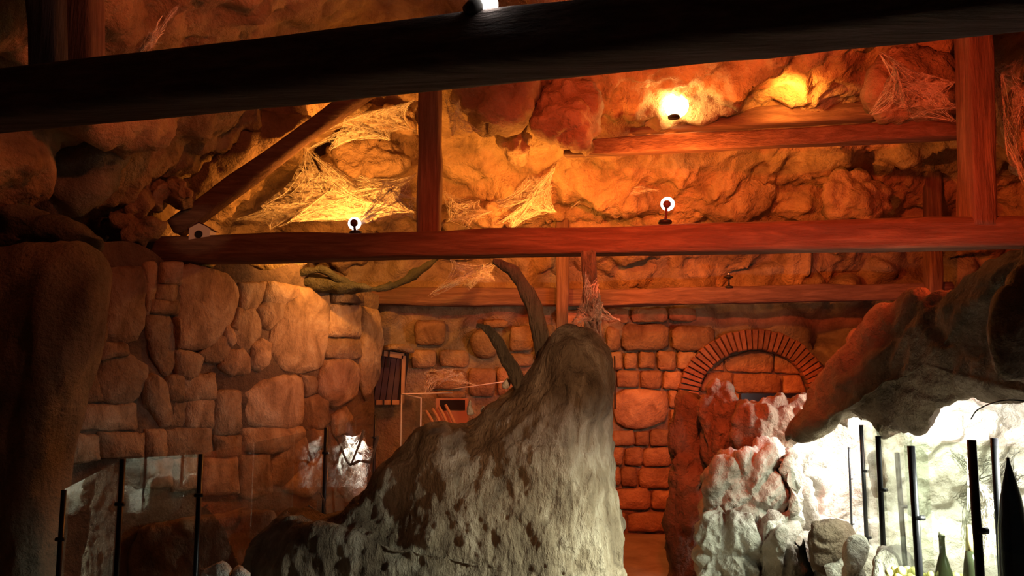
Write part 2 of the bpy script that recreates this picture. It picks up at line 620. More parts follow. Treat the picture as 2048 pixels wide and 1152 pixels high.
def timber(name, A, B, w, h, mat, label, cat='beam', seed=0, up=(0, 0, 1), amp=0.018, taper=1.0, sag=0.0, segs=48, parent=None, kind='thing'):
    """hewn timber from A to B (centre line): rounded, uneven section with drying cracks"""
    A, B = np.asarray(A, float), np.asarray(B, float)
    ax = B - A
    L = np.linalg.norm(ax)
    ax = ax / L
    up = np.asarray(up, float)
    side = np.cross(ax, up)
    side /= np.linalg.norm(side)
    up2 = np.cross(side, ax)
    S = 20
    V = []
    for i in range(segs + 1):
        t = i / segs
        s = 1 + (taper - 1) * t
        for k in range(S):
            th = 2 * math.pi * (k + .5) / S
            ex = 0.32
            cx = math.copysign(abs(math.cos(th)) ** ex, math.cos(th))
            cy = math.copysign(abs(math.sin(th)) ** ex, math.sin(th))
            V.append(A + ax * L * t + side * cx * w / 2 * s + up2 * (cy * h / 2 * s + sag * math.sin(math.pi * t)))
    V = np.array(V)
    F_ = [(i * S + k, i * S + (k + 1) % S, (i + 1) * S + (k + 1) % S, (i + 1) * S + k) for i in range(segs) for k in range(S)]
    F_.append(tuple(reversed(range(S))))
    F_.append(tuple(range(segs * S, (segs + 1) * S)))
    N = normals(V, F_)
    loc = np.stack([(V - A) @ ax, (V - A) @ side, (V - A) @ up2], 1)
    d = 0.6 * fbm(loc * (1.2, 6, 6) + seed * 3.1, 3, seed) + 0.5 * vnoise(loc * (0.7, 3, 3) + seed, seed + 7)
    crack = sstep(0.75, 1.0, 1 - np.abs(vnoise(loc * (0.9, 9, 9) + seed * 5, seed + 3)))
    V = V + N * (amp * d - 0.6 * amp * crack)[:, None]
    if N[0] @ (V[0] - V[:S].mean(0)) < 0:
        F_ = [tuple(reversed(f)) for f in F_]
    o = mk(name, V, F_, mat, parent)
    if parent is None:
        props(o, label, cat, None, kind)
    return o


# ------------------------------------------------------------------ the hall: floor, walls, roof
def grid(nx, ny):
    i = np.arange(nx * ny).reshape(ny, nx)
    return np.stack([i[:-1, :-1].ravel(), i[:-1, 1:].ravel(), i[1:, 1:].ravel(), i[1:, :-1].ravel()], 1)


# floor
nx, ny = 90, 90
gx, gy = np.meshgrid(np.linspace(-7, 7.5, nx), np.linspace(-3, 10.5, ny))
v = np.stack([gx.ravel(), gy.ravel(), np.zeros(nx * ny)], 1)
v[:, 2] += 0.02 * fbm(v * 1.3, 3, 2)
floor = mk('floor', v, grid(nx, ny), 'floor_earth')
props(floor, 'sandy brown floor of the passage leading to the brick arch', 'floor', None, 'structure')


# roof: rock hung under the rafters, falling to the back and to the left
def roof_z(X, Y):
    zf = np.interp(Y, [-3, 3, 5, 6.5, 8, 9.5, 10.5], [4.9, 5.3, 5.1, 4.7, 3.95, 2.95, 2.3])
    zl = 3.35 + (X + 2.7) * 0.85
    k = 0.25
    h = np.clip(0.5 + 0.5 * (zl - zf) / k, 0, 1)
    return zl * (1 - h) + zf * h - k * h * (1 - h)


nx, ny = 400, 380
gx, gy = np.meshgrid(np.linspace(-5.6, 7.2, nx), np.linspace(-2.5, 10.2, ny))
X, Y = gx.ravel(), gy.ravel()
v = np.stack([X, Y, roof_z(X, Y)], 1)
g = grid(nx, ny)
e = 0.05
nn = np.stack([(roof_z(X + e, Y) - roof_z(X - e, Y)) / (2 * e), (roof_z(X, Y + e) - roof_z(X, Y - e)) / (2 * e), -np.ones_like(X)], 1)
nn /= np.linalg.norm(nn, axis=1, keepdims=True)
q = v.copy()
q = q + 0.16 * np.stack([fbm(v * 1.6 + 3, 3, 14), fbm(v * 1.6 + 31, 3, 15), fbm(v * 1.6 + 57, 3, 16)], 1)
d = 0.30 * pillow(q * 0.95, 3, 0.7) + 0.10 * ridged(q * (1.1, 1.9, 1.9) + 4, 4, 21) * sstep(-.3, .4, vnoise(q * 0.8, 90)) + 0.06 * pillow(q * 3.1, 8, 0.5) * sstep(0, .5, vnoise(q * 0.7 + 9, 91)) + 0.07 * fbm(q * 4, 4, 30, 0.6) + 0.05 * ridged(q * (4.0, 6.0, 6.0), 3, 33) - 0.36
v = v + nn * d[:, None]
ceiling = mk('ceiling', v, g[:, ::-1], 'roof_rock')
props(ceiling, 'crumpled brown rock roof above the timber beams', 'ceiling', None, 'structure')

# back wall
nx, nz = 260, 90
gx, gz = np.meshgrid(np.linspace(-4.5, 7.5, nx), np.linspace(-0.1, 3.3, nz))
v = np.stack([gx.ravel(), np.full(nx * nz, 9.55), gz.ravel()], 1)
d = 0.5 * fbm(v * 2.2, 4, 50) + 0.9 * (pillow(v * 1.9, 51, .4) - .5)
amp = np.where(v[:, 2] > 2.2, 0.14, 0.04)
amp = np.where((v[:, 0] > 3.6), 0.25, amp)
v[:, 1] -= amp * d
wall_back = mk('wall_back', v, grid(nx, nz), 'back_plaster')
props(wall_back, 'back wall of carved blocks with a brick arch at its middle', 'wall', None, 'structure')

# right wall, past the glass cases
ny, nz = 120, 70
gy, gz = np.meshgrid(np.linspace(-2, 10, ny), np.linspace(-0.1, 5.2, nz))
v = np.stack([np.full(ny * nz, 6.2), gy.ravel(), gz.ravel()], 1)
v[:, 0] -= 0.3 * (0.6 * fbm(v * 1.2, 4, 60) + pillow(v * 1.2, 61, .4))
wall_right = mk('wall_right', v, grid(ny, nz)[:, ::-1], 'roof_rock')
props(wall_right, 'rough rock wall far behind the upright timber on the right', 'wall', None, 'structure')

# left wall: plane through two floor points, stones proud of it
WA = np.array([-3.35, 5.1])
WB = np.array([-1.5, 8.5])
wd = (WB - WA) / np.linalg.norm(WB - WA)
wn = np.array([wd[1], -wd[0], 0.0])


def on_wall(px, py, off=0.0):
    d = ray(px, py)
    o = np.array([WA[0], WA[1], 0]) + wn * off
    t = ((o - EYE) @ wn) / (d @ wn)
    return EYE + d * t


nu, nz = 120, 80
gu, gz = np.meshgrid(np.linspace(-1.2, 3.98, nu), np.linspace(-0.1, 3.2, nz))
v = np.stack([WA[0] + wd[0] * gu.ravel(), WA[1] + wd[1] * gu.ravel(), gz.ravel()], 1)
v[:, 2] *= (2.72 + 0.08 * np.sin(gu.ravel() * 3.1) + 0.06 * np.sin(gu.ravel() * 7.3)) / 3.2
v = v + wn * (0.035 * fbm(v * 3, 4, 70))[:, None]
wall_left = mk('wall_left', v, grid(nu, nz), 'mortar')
props(wall_left, 'left wall built of big uneven fitted boulders and blocks', 'wall', None, 'structure')

STONES = [
    [(212, 540), (283, 535), (287, 560), (284, 640), (272, 680), (245, 683), (212, 668), (205, 640), (208, 590)],
    [(286, 532), (310, 526), (305, 580), (297, 625), (288, 630)],
    [(320, 528), (357, 526), (353, 567), (316, 566)],
    [(311, 571), (349, 570), (347, 602), (308, 597)],
    [(302, 601), (348, 604), (348, 629), (297, 625)],
    [(352, 538), (380, 530), (420, 540), (455, 555), (474, 580), (470, 610), (462, 640), (440, 668), (415, 690), (375, 700), (353, 688), (350, 640), (353, 590)],
    [(293, 634), (337, 633), (344, 690), (346, 730), (336, 752), (322, 748), (304, 712), (295, 680)],
    [(349, 704), (378, 706), (398, 716), (389, 750), (372, 758), (355, 746)],
    [(396, 706), (430, 675), (446, 672), (453, 700), (440, 723), (414, 722)],
    [(444, 650), (455, 653), (463, 680), (457, 692), (447, 672)],
    [(480, 568), (528, 567), (521, 600), (510, 618), (482, 616)],
    [(476, 630), (505, 618), (519, 640), (516, 670), (490, 702), (470, 692), (464, 670)],
    [(514, 617), (530, 605), (563, 608), (557, 635), (535, 656), (521, 650)],
    [(534, 563), (592, 573), (591, 592), (563, 607), (526, 604)],
    [(592, 576), (652, 583), (657, 610), (651, 680), (641, 732), (600, 747), (560, 738), (540, 702), (537, 668), (566, 614)],
    [(454, 702), (480, 700), (496, 720), (495, 747), (460, 747), (438, 732)],
    [(499, 692), (520, 678), (536, 690), (531, 725), (515, 742), (500, 732)],
    [(662, 583), (716, 588), (721, 606), (662, 607)],
    [(659, 611), (716, 612), (718, 674), (652, 673)],
    [(654, 678), (718, 678), (720, 716), (690, 716), (648, 714)],
    [(647, 722), (690, 719), (713, 735), (706, 790), (668, 817), (640, 792), (635, 770)],
    [(195, 725), (215, 714), (255, 711), (291, 735), (286, 765), (270, 796), (245, 806), (205, 801), (187, 765)],
    [(282, 760), (305, 748), (326, 765), (329, 800), (338, 846), (315, 852), (294, 812)],
    [(331, 756), (361, 752), (361, 801), (340, 801), (329, 776)],
    [(364, 751), (425, 748), (427, 798), (362, 799)],
    [(371, 802), (424, 801), (421, 855), (374, 853)],
    [(163, 812), (265, 806), (269, 861), (149, 859)],
    [(286, 862), (322, 861), (322, 913), (284, 913)],
    [(325, 861), (415, 858), (421, 905), (400, 915), (325, 917)],
    [(426, 787), (476, 781), (475, 865), (425, 868)],
    [(485, 785), (510, 770), (560, 752), (596, 752), (604, 790), (601, 846), (570, 858), (490, 851), (478, 830)],
    [(483, 857), (545, 856), (602, 854), (606, 870), (570, 898), (540, 905), (483, 900)],
    [(424, 872), (477, 869), (477, 910), (430, 914)],
    [(544, 922), (575, 897), (608, 872), (617, 890), (606, 930), (562, 970), (540, 967)],
    [(480, 912), (536, 910), (541, 990), (500, 1000), (478, 991)],
    [(603, 796), (625, 790), (651, 800), (656, 840), (640, 856), (609, 851)],
    [(600, 752), (623, 757), (627, 785), (605, 791)],
    [(619, 860), (647, 861), (642, 891), (621, 890)],
    [(664, 832), (690, 815), (702, 835), (692, 862), (668, 872)],
    [(284, 920), (335, 919), (336, 972), (284, 972)],
    [(340, 921), (391, 916), (394, 977), (344, 977)],
    [(400, 920), (470, 915), (475, 987), (404, 987)],
    [(203, 690), (241, 690), (246, 708), (215, 711), (193, 720)],
    [(195, 866), (280, 866), (280, 916), (199, 916)],
    [(560, 977), (611, 935), (642, 900), (652, 960), (620, 992)],
    [(338, 804), (368, 804), (370, 853), (340, 850)],
    [(140, 872), (190, 870), (194, 920), (135, 925)],
    [(150, 740), (182, 735), (198, 800), (150, 805)],
    [(720, 615), (752, 622), (760, 680), (750, 760), (728, 800), (716, 740)],
    [(165, 620), (200, 610), (205, 680), (185, 720), (160, 725)],
    [(460, 650), (470, 618), (480, 622), (470, 660)],
    [(346, 640), (349, 640), (349, 696), (347, 690)],
]
for i, s in enumerate(STONES):
    o = np.array([on_wall(*q) for q in s])
    deep = 0.02 if i == 45 else 0.04 + 0.045 * random.random()
    r_ = o - o.mean(0)
    o = o + r_ / np.linalg.norm(r_, axis=1, keepdims=True) * 0.024
    V, F_ = pill(o, wn, deep, 0.05, 30, (0.955, 0.80), 12.0, None, 0, 0.7)
    V = rough(V, F_, 0.016, 5.0, 100 + i)
    mk('stone', V, F_, 'wall_stone', wall_left)

# back wall blocks and arch
BD = 9.5


def block(pts, D=BD, deep=0.06, mat='back_stone', parent=None, n=16, smooth=1):
    o = px_outline(pts, D)
    o = o.mean(0) + (o - o.mean(0)) * 1.03
    V, F_ = pill(o, (0, -1, 0), deep, 0.08, n, (0.94, 0.7), 7.0, None, smooth, 0.6)
    V = rough(V, F_, 0.014, 6.0, random.randint(0, 999))
    return mk('stone', V, F_, mat, parent or wall_back)


def rect(x0, y0, x1, y1, j=2.0):
    r = lambda: random.uniform(-j, j)
    pts = []
    for (ax, ay), (bx, by) in (((x0, y0), (x1, y0)), ((x1, y0), (x1, y1)), ((x1, y1), (x0, y1)), ((x0, y1), (x0, y0))):
        for t in (0.04, 0.35, 0.65, 0.96):
            pts.append((ax + (bx - ax) * t + r() * .5, ay + (by - ay) * t + r() * .5))
    return pts


for b in [(1212, 618, 1258, 648), (1263, 617, 1333, 645), (1338, 616, 1392, 642), (1212, 652, 1240, 700), (1244, 648, 1336, 700), (1345, 654, 1428, 700),
          (1215, 704, 1245, 738), (1249, 706, 1274, 738), (1277, 704, 1311, 738), (1314, 702, 1352, 740), (1355, 704, 1392, 738),
          (1221, 742, 1232, 775), (1234, 741, 1278, 775), (1281, 742, 1323, 777), (1327, 742, 1363, 778), (1337, 781, 1354, 816),
          (1222, 860, 1268, 891), (1270, 862, 1298, 892), (1300, 858, 1343, 892), (1222, 895, 1246, 929), (1249, 896, 1284, 931), (1287, 895, 1343, 932),
          (1222, 933, 1240, 970), (1242, 934, 1275, 973), (1278, 935, 1343, 976), (1230, 977, 1300, 1019), (1303, 980, 1345, 1019),
          (1230, 1023, 1252, 1059), (1255, 1024, 1345, 1062), (1340, 820, 1365, 856), (1347, 860, 1400, 900),
          (1020, 652, 1066, 702), (968, 640, 1016, 656), (938, 736, 990, 792), (994, 736, 1040, 792), (1010, 708, 1066, 732), (1070, 650, 1110, 720), (1070, 724, 1140, 770), (1144, 706, 1211, 772), (1072, 775, 1130, 860), (1134, 778, 1218, 855), (1060, 864, 1150, 930), (1154, 860, 1218, 928), (1070, 935, 1216, 1000), (1070, 1005, 1225, 1058), (1115, 620, 1205, 700),
          (862, 740, 932, 778), (880, 700, 936, 734), (830, 640, 890, 690), (825, 700, 872, 735), (875, 782, 930, 796), (1000, 800, 1060, 850)]:
    block(rect(*b))
block([(1224, 780), (1330, 778), (1338, 800), (1336, 838), (1310, 851), (1280, 858), (1245, 855), (1226, 840)], deep=0.09)
block([(940, 660), (998, 658), (1005, 690), (990, 712), (965, 720), (943, 705)], deep=0.09)
# blocked arch: blocks of the filling
for t in ([(1420, 742), (1447, 722), (1447, 742)], [(1450, 720), (1470, 709), (1510, 702), (1545, 707), (1546, 745), (1450, 742)],
          [(1549, 709), (1575, 718), (1598, 740), (1600, 748), (1549, 746)], [(1400, 778), (1415, 746), (1464, 746), (1464, 782), (1400, 784)],
          [(1468, 747), (1562, 749), (1562, 786), (1468, 785)], [(1566, 750), (1600, 751), (1612, 786), (1566, 787)],
          [(1395, 790), (1480, 788), (1480, 860), (1395, 860)], [(1485, 790), (1612, 792), (1612, 860), (1485, 860)]):
    block(t, D=9.52, deep=0.03, smooth=0, n=18)

acx, acy = 1505, 797
arch_pts = []
ring_pts = []
for a in np.linspace(math.pi * 1.02, -0.02 * math.pi, 60):
    ring_pts.append((P(acx + 111 * math.cos(a), acy - 96 * math.sin(a), 9.5), P(acx + 151 * math.cos(a), acy - 137 * math.sin(a), 9.5)))
V, F_ = [], []
for i, (a, b) in enumerate(ring_pts):
    V += [a + (0, -0.05, 0), b + (0, -0.05, 0), b + (0, 0.1, 0), a + (0, 0.1, 0)]
    if i:
        k = 4 * i
        for s in range(4):
            t = (s + 1) % 4
            F_.append((k - 4 + s, k - 4 + t, k + t, k + s))
F_ += [(0, 1, 2, 3), tuple(reversed(range(len(V) - 4, len(V))))]
arch = mk('brick_arch', V, F_, 'mortar', wall_back, smooth=False)
NB = 37
for i in range(NB):
    a0 = math.pi * 1.01 - (math.pi * 1.02) * (i + 0.10) / NB
    a1 = math.pi * 1.01 - (math.pi * 1.02) * (i + 0.88) / NB
    j = random.uniform(-1.5, 1.5)
    c = [(acx + (112 + j) * math.cos(a), acy - (97 + j) * math.sin(a)) if inn else (acx + (151 + j) * math.cos(a), acy - (137 + j) * math.sin(a))
         for a, inn in ((a0, 1), (a1, 1), (a1, 0), (a0, 0))]
    f = [P(x, y, 9.5) + (0, -0.10 - 0.012 * random.random(), 0) for x, y in c]
    bk = [P(x, y, 9.5) + (0, 0.02, 0) for x, y in c]
    cc = np.mean(f, 0)
    fr = [cc + (q - cc) * 0.9 + np.array((0, -0.012, 0)) for q in f]
    V = np.array(f + bk + fr)
    F_ = [(0, 1, 5, 4), (1, 2, 6, 5), (2, 3, 7, 6), (3, 0, 4, 7), (7, 4, 5, 6), (1, 0, 8, 9), (2, 1, 9, 10), (3, 2, 10, 11), (0, 3, 11, 8), (11, 10, 9, 8)]
    mk('brick', V, F_, 'brick_clay', arch, smooth=False)

# black bar standing in the arch
bar = empty('light_box', P(1548, 805, 8.2), 'long black lamp housing lying across the blocked brick arch', 'lamp')
bw = P(1617, 795, 8.2)[0] - P(1480, 795, 8.2)[0]
c = (P(1480, 795, 8.2) + P(1617, 795, 8.2)) / 2
mk('housing', *boxvf(c, bw, 0.09, 0.085), 'black_metal', bar, smooth=False)
mk('end_cap', *boxvf(c + (bw / 2 + .006, 0, 0), 0.012, 0.10, 0.095), 'dark_iron', bar, smooth=False)
mk('clip', *boxvf(c + (bw / 2 - .01, -0.055, -0.02), 0.012, 0.012, 0.04), 'white_cap', bar, smooth=False)

# shuttered window in the back corner
w1 = empty('window_1', P(778, 806, 9.1), 'dark plank shutter in an orange wooden frame beside the left boulder wall', 'window', None, 'structure')


def wq(px, py, dy=0.0):
    return P(px, py, 9.12) + (0, dy, 0)


def slab(quad, depth, name, mat, parent):
    f = [np.asarray(q) for q in quad]
    b = [q + (0, depth, 0) for q in f]
    return mk(name, np.array(f + b), [(0, 1, 2, 3), (7, 6, 5, 4), (1, 0, 4, 5), (2, 1, 5, 6), (3, 2, 6, 7), (0, 3, 7, 4)], mat, parent, smooth=False)


slab([wq(746, 806), wq(800, 806), wq(812, 705), wq(760, 698)], 0.3, 'recess_shade', 'opening_shade', w1)  # dark block painting the shade behind the planks
for i in range(4):
    t0, t1 = i / 4 + 0.015, (i + 1) / 4 - 0.015
    lo = lambda t: wq(748 + t * 48, 800, -0.03)
    hi = lambda t: wq(761 + t * 45, 708 + t * 4, -0.03)
    slab([lo(t0), lo(t1), hi(t1), hi(t0)], 0.03, 'plank', 'shutter_wood', w1)
slab([wq(759, 711, -.06), wq(807, 718, -.06), wq(809, 707, -.06), wq(762, 701, -.06)], 0.06, 'lintel', 'frame_wood', w1)
slab([wq(803, 806, -.06), wq(809, 806, -.06), wq(812, 712, -.06), wq(805, 712, -.06)], 0.06, 'jamb', 'frame_wood', w1)
slab([wq(743, 809, -.08), wq(800, 809, -.08), wq(800, 800, -.08), wq(743, 800, -.08)], 0.08, 'sill', 'frame_wood', w1)
for x in (752, 768, 784):
    slab([wq(x, 810, -.1), wq(x + 3, 810, -.1), wq(x + 3, 799, -.1), wq(x, 799, -.1)], 0.02, 'strap', 'dark_iron', w1)
for x, dx in ((781, 1), (770, 0)):
    slab([wq(x - 5, 735, -.07), wq(x - 2, 735, -.07), wq(x + dx, 700, -.07), wq(x - 3 + dx, 700, -.07)], 0.015, 'strap', 'dark_iron', w1)
boulder('hood', [(757, 703), (765, 692), (790, 686), (820, 690), (835, 705), (815, 708), (790, 700)], 9.1, 0.16, 0.2, 'hung_rock', w1, 24, 4, 0.01, 5, 9)

# ------------------------------------------------------------------ timber frame
timber('tie_beam', P(60, 198, 3.55) - (P(2300, -45, 2.66) - P(60, 198, 3.55)) * 0.1, P(60, 198, 3.55) + (P(2300, -45, 2.66) - P(60, 198, 3.55)) * 1.3, 0.26, 0.235, 'shaded_wood_x', 'massive shade darkened front beam crossing the whole top of the hall', seed=1, amp=0.012)
timber('tie_beam', P(215, 505, 6.62), P(215, 505, 6.62) + (P(2200, 462, 6.05) - P(215, 505, 6.62)) * 1.15, 0.22, 0.225, 'wood_x', 'long red middle beam carrying the two lit lamps and the birdhouse', seed=2, amp=0.014)
timber('tie_beam', P(655, 594, 9.22), P(1200, 595, 9.2), 0.16, 0.185, 'wood_x', 'back beam on the left above the window, ending behind the bare trunks', seed=3)
timber('tie_beam', P(1195, 596, 9.1), P(1900, 582, 8.7), 0.16, 0.185, 'wood_x', 'back beam above the brick arch with one unlit lamp', seed=4)
timber('purlin', P(1175, 258, 8.0), P(1752, 220, 7.6), 0.2, 0.19, 'wood_x', 'upper roof beam under the glowing yellow rock, higher of a pair', seed=5)
timber('purlin', P(1130, 300, 7.6), P(1960, 258, 6.6), 0.15, 0.15, 'wood_x', 'lower of the paired upper beams, running on to the right upright', seed=6)
timber('king_post', P(859, 482, 6.5), P(862, 120, 6.5), 0.17, 0.2, 'wood_z', 'red upright post standing on the middle beam near the amber lamp', 'post', 7, (0, 1, 0))
timber('king_post', P(1956, 455, 6.12), P(1944, 20, 6.12), 0.2, 0.25, 'wood_z', 'thick upright post at the right end of the middle beam', 'post', 8, (0, 1, 0))
timber('post', P(1124, 700, 9.0), P(1124, 285, 9.0), 0.13, 0.155, 'wood_z', 'thin post rising behind the middle beam among bright cobwebs', 'post', 9, (0, 1, 0))
timber('post', P(1866, 640, 8.6), P(1864, 270, 8.6), 0.15, 0.17, 'wood_z', 'red post in shadow behind the right end of the middle beam', 'post', 10, (0, 1, 0))
timber('post', P(1463, 235, 8.05), P(1464, 80, 8.05), 0.1, 0.115, 'wood_z', 'short post on the upper beam pair beside the brightest lamp', 'post', 11, (0, 1, 0))
timber('brace', P(352, 458, 6.62), P(740, 175, 6.75), 0.16, 0.15, 'wood_x', 'slanting log brace rising from the birdhouse to the roof', 'brace', 12, taper=0.85)
timber('post', P(95, 190, 3.62), P(92, -160, 3.62), 0.13, 0.13, 'shaded_wood_z', 'shade darkened post on the left end of the front beam', 'post', 13, (0, 1, 0))
timber('post', P(163, 175, 3.85), P(162, -160, 3.85), 0.15, 0.15, 'wood_z', 'dim red post just behind the shade darkened post', 'post', 14, (0, 1, 0))

# ------------------------------------------------------------------ rock masses of the roof (pieces of the ceiling)


def roof_rock(pts, D, front=0.3, back=0.4, mat='hung_rock', amp=0.075, freq=3.6, seed=1, **k):
    return boulder('rock', pts, D, front, back, mat, ceiling, amp=amp, freq=freq, seed=seed, **k)


roof_rock([(880, 120), (1095, 115), (1088, 200), (1060, 240), (1010, 268), (960, 264), (930, 235), (905, 195)], 7.0, 0.28, 0.5, seed=201)
roof_rock([(1095, 150), (1150, 140), (1205, 185), (1198, 260), (1192, 306), (1160, 309), (1100, 285), (1038, 250), (1065, 225)], 7.3, 0.25, 0.5, seed=202)
roof_rock([(985, 250), (1055, 250), (1068, 295), (1040, 326), (998, 300)], 7.7, 0.16, 0.4, seed=203)
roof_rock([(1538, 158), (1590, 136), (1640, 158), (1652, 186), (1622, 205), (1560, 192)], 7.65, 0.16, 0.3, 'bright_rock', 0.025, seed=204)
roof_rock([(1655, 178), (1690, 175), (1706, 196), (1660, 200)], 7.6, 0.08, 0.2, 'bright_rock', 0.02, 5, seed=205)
roof_rock([(1735, 130), (1800, 80), (1900, 100), (1918, 160), (1915, 245), (1850, 255), (1790, 250), (1750, 240), (1728, 215), (1724, 175)], 6.7, 0.22, 0.5, seed=206)
roof_rock([(1685, 90), (1765, 80), (1745, 150), (1710, 160)], 7.3, 0.14, 0.5, seed=207)
roof_rock([(1560, 95), (1690, 80), (1700, 130), (1640, 145), (1580, 130)], 7.6, 0.16, 0.5, seed=208)
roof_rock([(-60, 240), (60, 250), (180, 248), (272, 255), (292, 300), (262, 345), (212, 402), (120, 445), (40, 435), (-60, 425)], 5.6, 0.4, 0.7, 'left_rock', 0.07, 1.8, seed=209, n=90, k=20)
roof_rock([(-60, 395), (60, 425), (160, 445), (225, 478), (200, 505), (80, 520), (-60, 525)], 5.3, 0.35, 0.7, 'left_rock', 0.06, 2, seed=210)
roof_rock([(280, 255), (420, 245), (540, 232), (640, 222), (600, 262), (520, 320), (440, 372), (390, 405), (330, 380), (270, 365)], 6.9, 0.18, 0.5, 'hung_rock', 0.06, 2, seed=211, n=80, k=16)
roof_rock([(228, 402), (288, 358), (303, 400), (282, 432), (240, 442)], 6.2, 0.14, 0.3, seed=212)
roof_rock([(293, 375), (330, 358), (338, 400), (312, 424)], 6.3, 0.1, 0.3, seed=213)
roof_rock([(334, 352), (372, 358), (394, 397), (362, 422), (340, 392)], 6.3, 0.12, 0.3, seed=214)
roof_rock([(198, 430), (280, 428), (352, 438), (300, 482), (250, 492), (208, 472)], 6.1, 0.16, 0.4, seed=215)
roof_rock([(640, 300), (700, 262), (790, 270), (826, 330), (790, 368), (715, 385), (655, 372)], 7.9, 0.25, 0.4, seed=216)
roof_rock([(700, 215), (770, 195), (838, 215), (838, 275), (770, 262)], 7.6, 0.16, 0.4, seed=217)
roof_rock([(930, 420), (985, 398), (1045, 420), (1050, 462), (930, 462)], 8.4, 0.15, 0.4, seed=218)
roof_rock([(1190, 375), (1260, 335), (1330, 375), (1325, 430), (1200, 440)], 8.6, 0.2, 0.4, seed=219)
roof_rock([(1640, 360), (1720, 330), (1785, 380), (1790, 445), (1650, 445)], 8.2, 0.2, 0.4, seed=220)
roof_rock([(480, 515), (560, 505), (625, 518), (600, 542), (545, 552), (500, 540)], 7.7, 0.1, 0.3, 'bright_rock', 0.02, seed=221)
roof_rock([(560, 557), (620, 546), (690, 556), (760, 574), (720, 588), (640, 586), (590, 578)], 7.75, 0.12, 0.3, 'dark_rock', 0.03, seed=222)
roof_rock([(1990, 190), (2080, 150), (2120, 330), (2060, 390), (2000, 300)], 6.5, 0.2, 0.5, seed=223)
roof_rock([(1340, 300), (1480, 320), (1560, 380), (1520, 445), (1400, 440), (1350, 380)], 8.7, 0.2, 0.4, seed=224)

# wavy rock lip under the amber part of the roof
lip = spline([P(x, y, D) for x, y, D in ((395, 522, 7.2), (470, 555, 7.4), (520, 567, 7.5), (590, 550, 7.6), (645, 541, 7.6), (700, 568, 7.7), (760, 577, 7.8), (815, 558, 8.0), (880, 512, 8.2))], 70)
V, F_ = tube(lip, np.full(70, 0.036), 10)
V = rough(V, F_, 0.03, 5, 77)
mk('rock', V, F_, 'dark_rock', ceiling)

# ------------------------------------------------------------------ foreground rock masses
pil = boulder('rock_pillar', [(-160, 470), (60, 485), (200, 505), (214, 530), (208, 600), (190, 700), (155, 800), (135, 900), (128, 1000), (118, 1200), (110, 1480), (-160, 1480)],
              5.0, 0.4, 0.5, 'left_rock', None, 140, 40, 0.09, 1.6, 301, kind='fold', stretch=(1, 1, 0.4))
props(pil, 'dark rock pillar filling the shadowed left edge of the hall', 'rock')

mound = boulder('rock_mound', [(420, 1250), (475, 1152), (520, 1070), (565, 1015), (640, 1045), (690, 1010), (735, 985), (760, 930), (800, 885), (845, 850), (900, 848), (960, 838), (1005, 800),
                               (1045, 760), (1085, 715), (1110, 672), (1140, 648), (1175, 660), (1212, 688), (1217, 760), (1220, 860), (1226, 950), (1240, 1010), (1244, 1100), (1246, 1250), (1246, 1480), (420, 1480)],
                4.7, 0.42, 0.5, 'mound_rock', None, 340, 110, 0.042, 4.0, 311, center=(1040, 1120, 4.7), kind='fold', stretch=(1.2, 1.2, 0.9), p=3.0)
props(mound, 'big fibrous grey brown rock mound rising to a peak in mid hall', 'rock')

trunks = [
    ([(985, 522), (1012, 533), (1040, 560), (1060, 600), (1075, 645), (1088, 700), (1098, 760)], 4.75, [.022, .036, .044, .05, .055, .062, .07], 'upper bare curved trunk leaning left from the mound peak'),
    ([(952, 650), (975, 660), (998, 685), (1018, 725), (1040, 772), (1060, 810)], 4.65, [.02, .034, .04, .044, .05, .06], 'lower bare curved trunk leaning left on the mound slope'),
    ([(1178, 505), (1182, 560), (1184, 610), (1192, 660), (1200, 720)], 4.9, [.04, .042, .046, .055, .075], 'straight webbed trunk standing on the mound peak'),
]
for pts, D, rad, lab in trunks:
    c = spline([P(x, y, D) for x, y in pts], 36)
    r = np.interp(np.linspace(0, 1, 36), np.linspace(0, 1, len(rad)), rad)
    V, F_ = tube(c, r, 14)
    V = rough(V, F_, 0.018, 9, len(lab), (1, 1, 0.4), 'fbm')
    props(mk('bare_trunk', V, F_, 'bark'), lab, 'tree trunk')

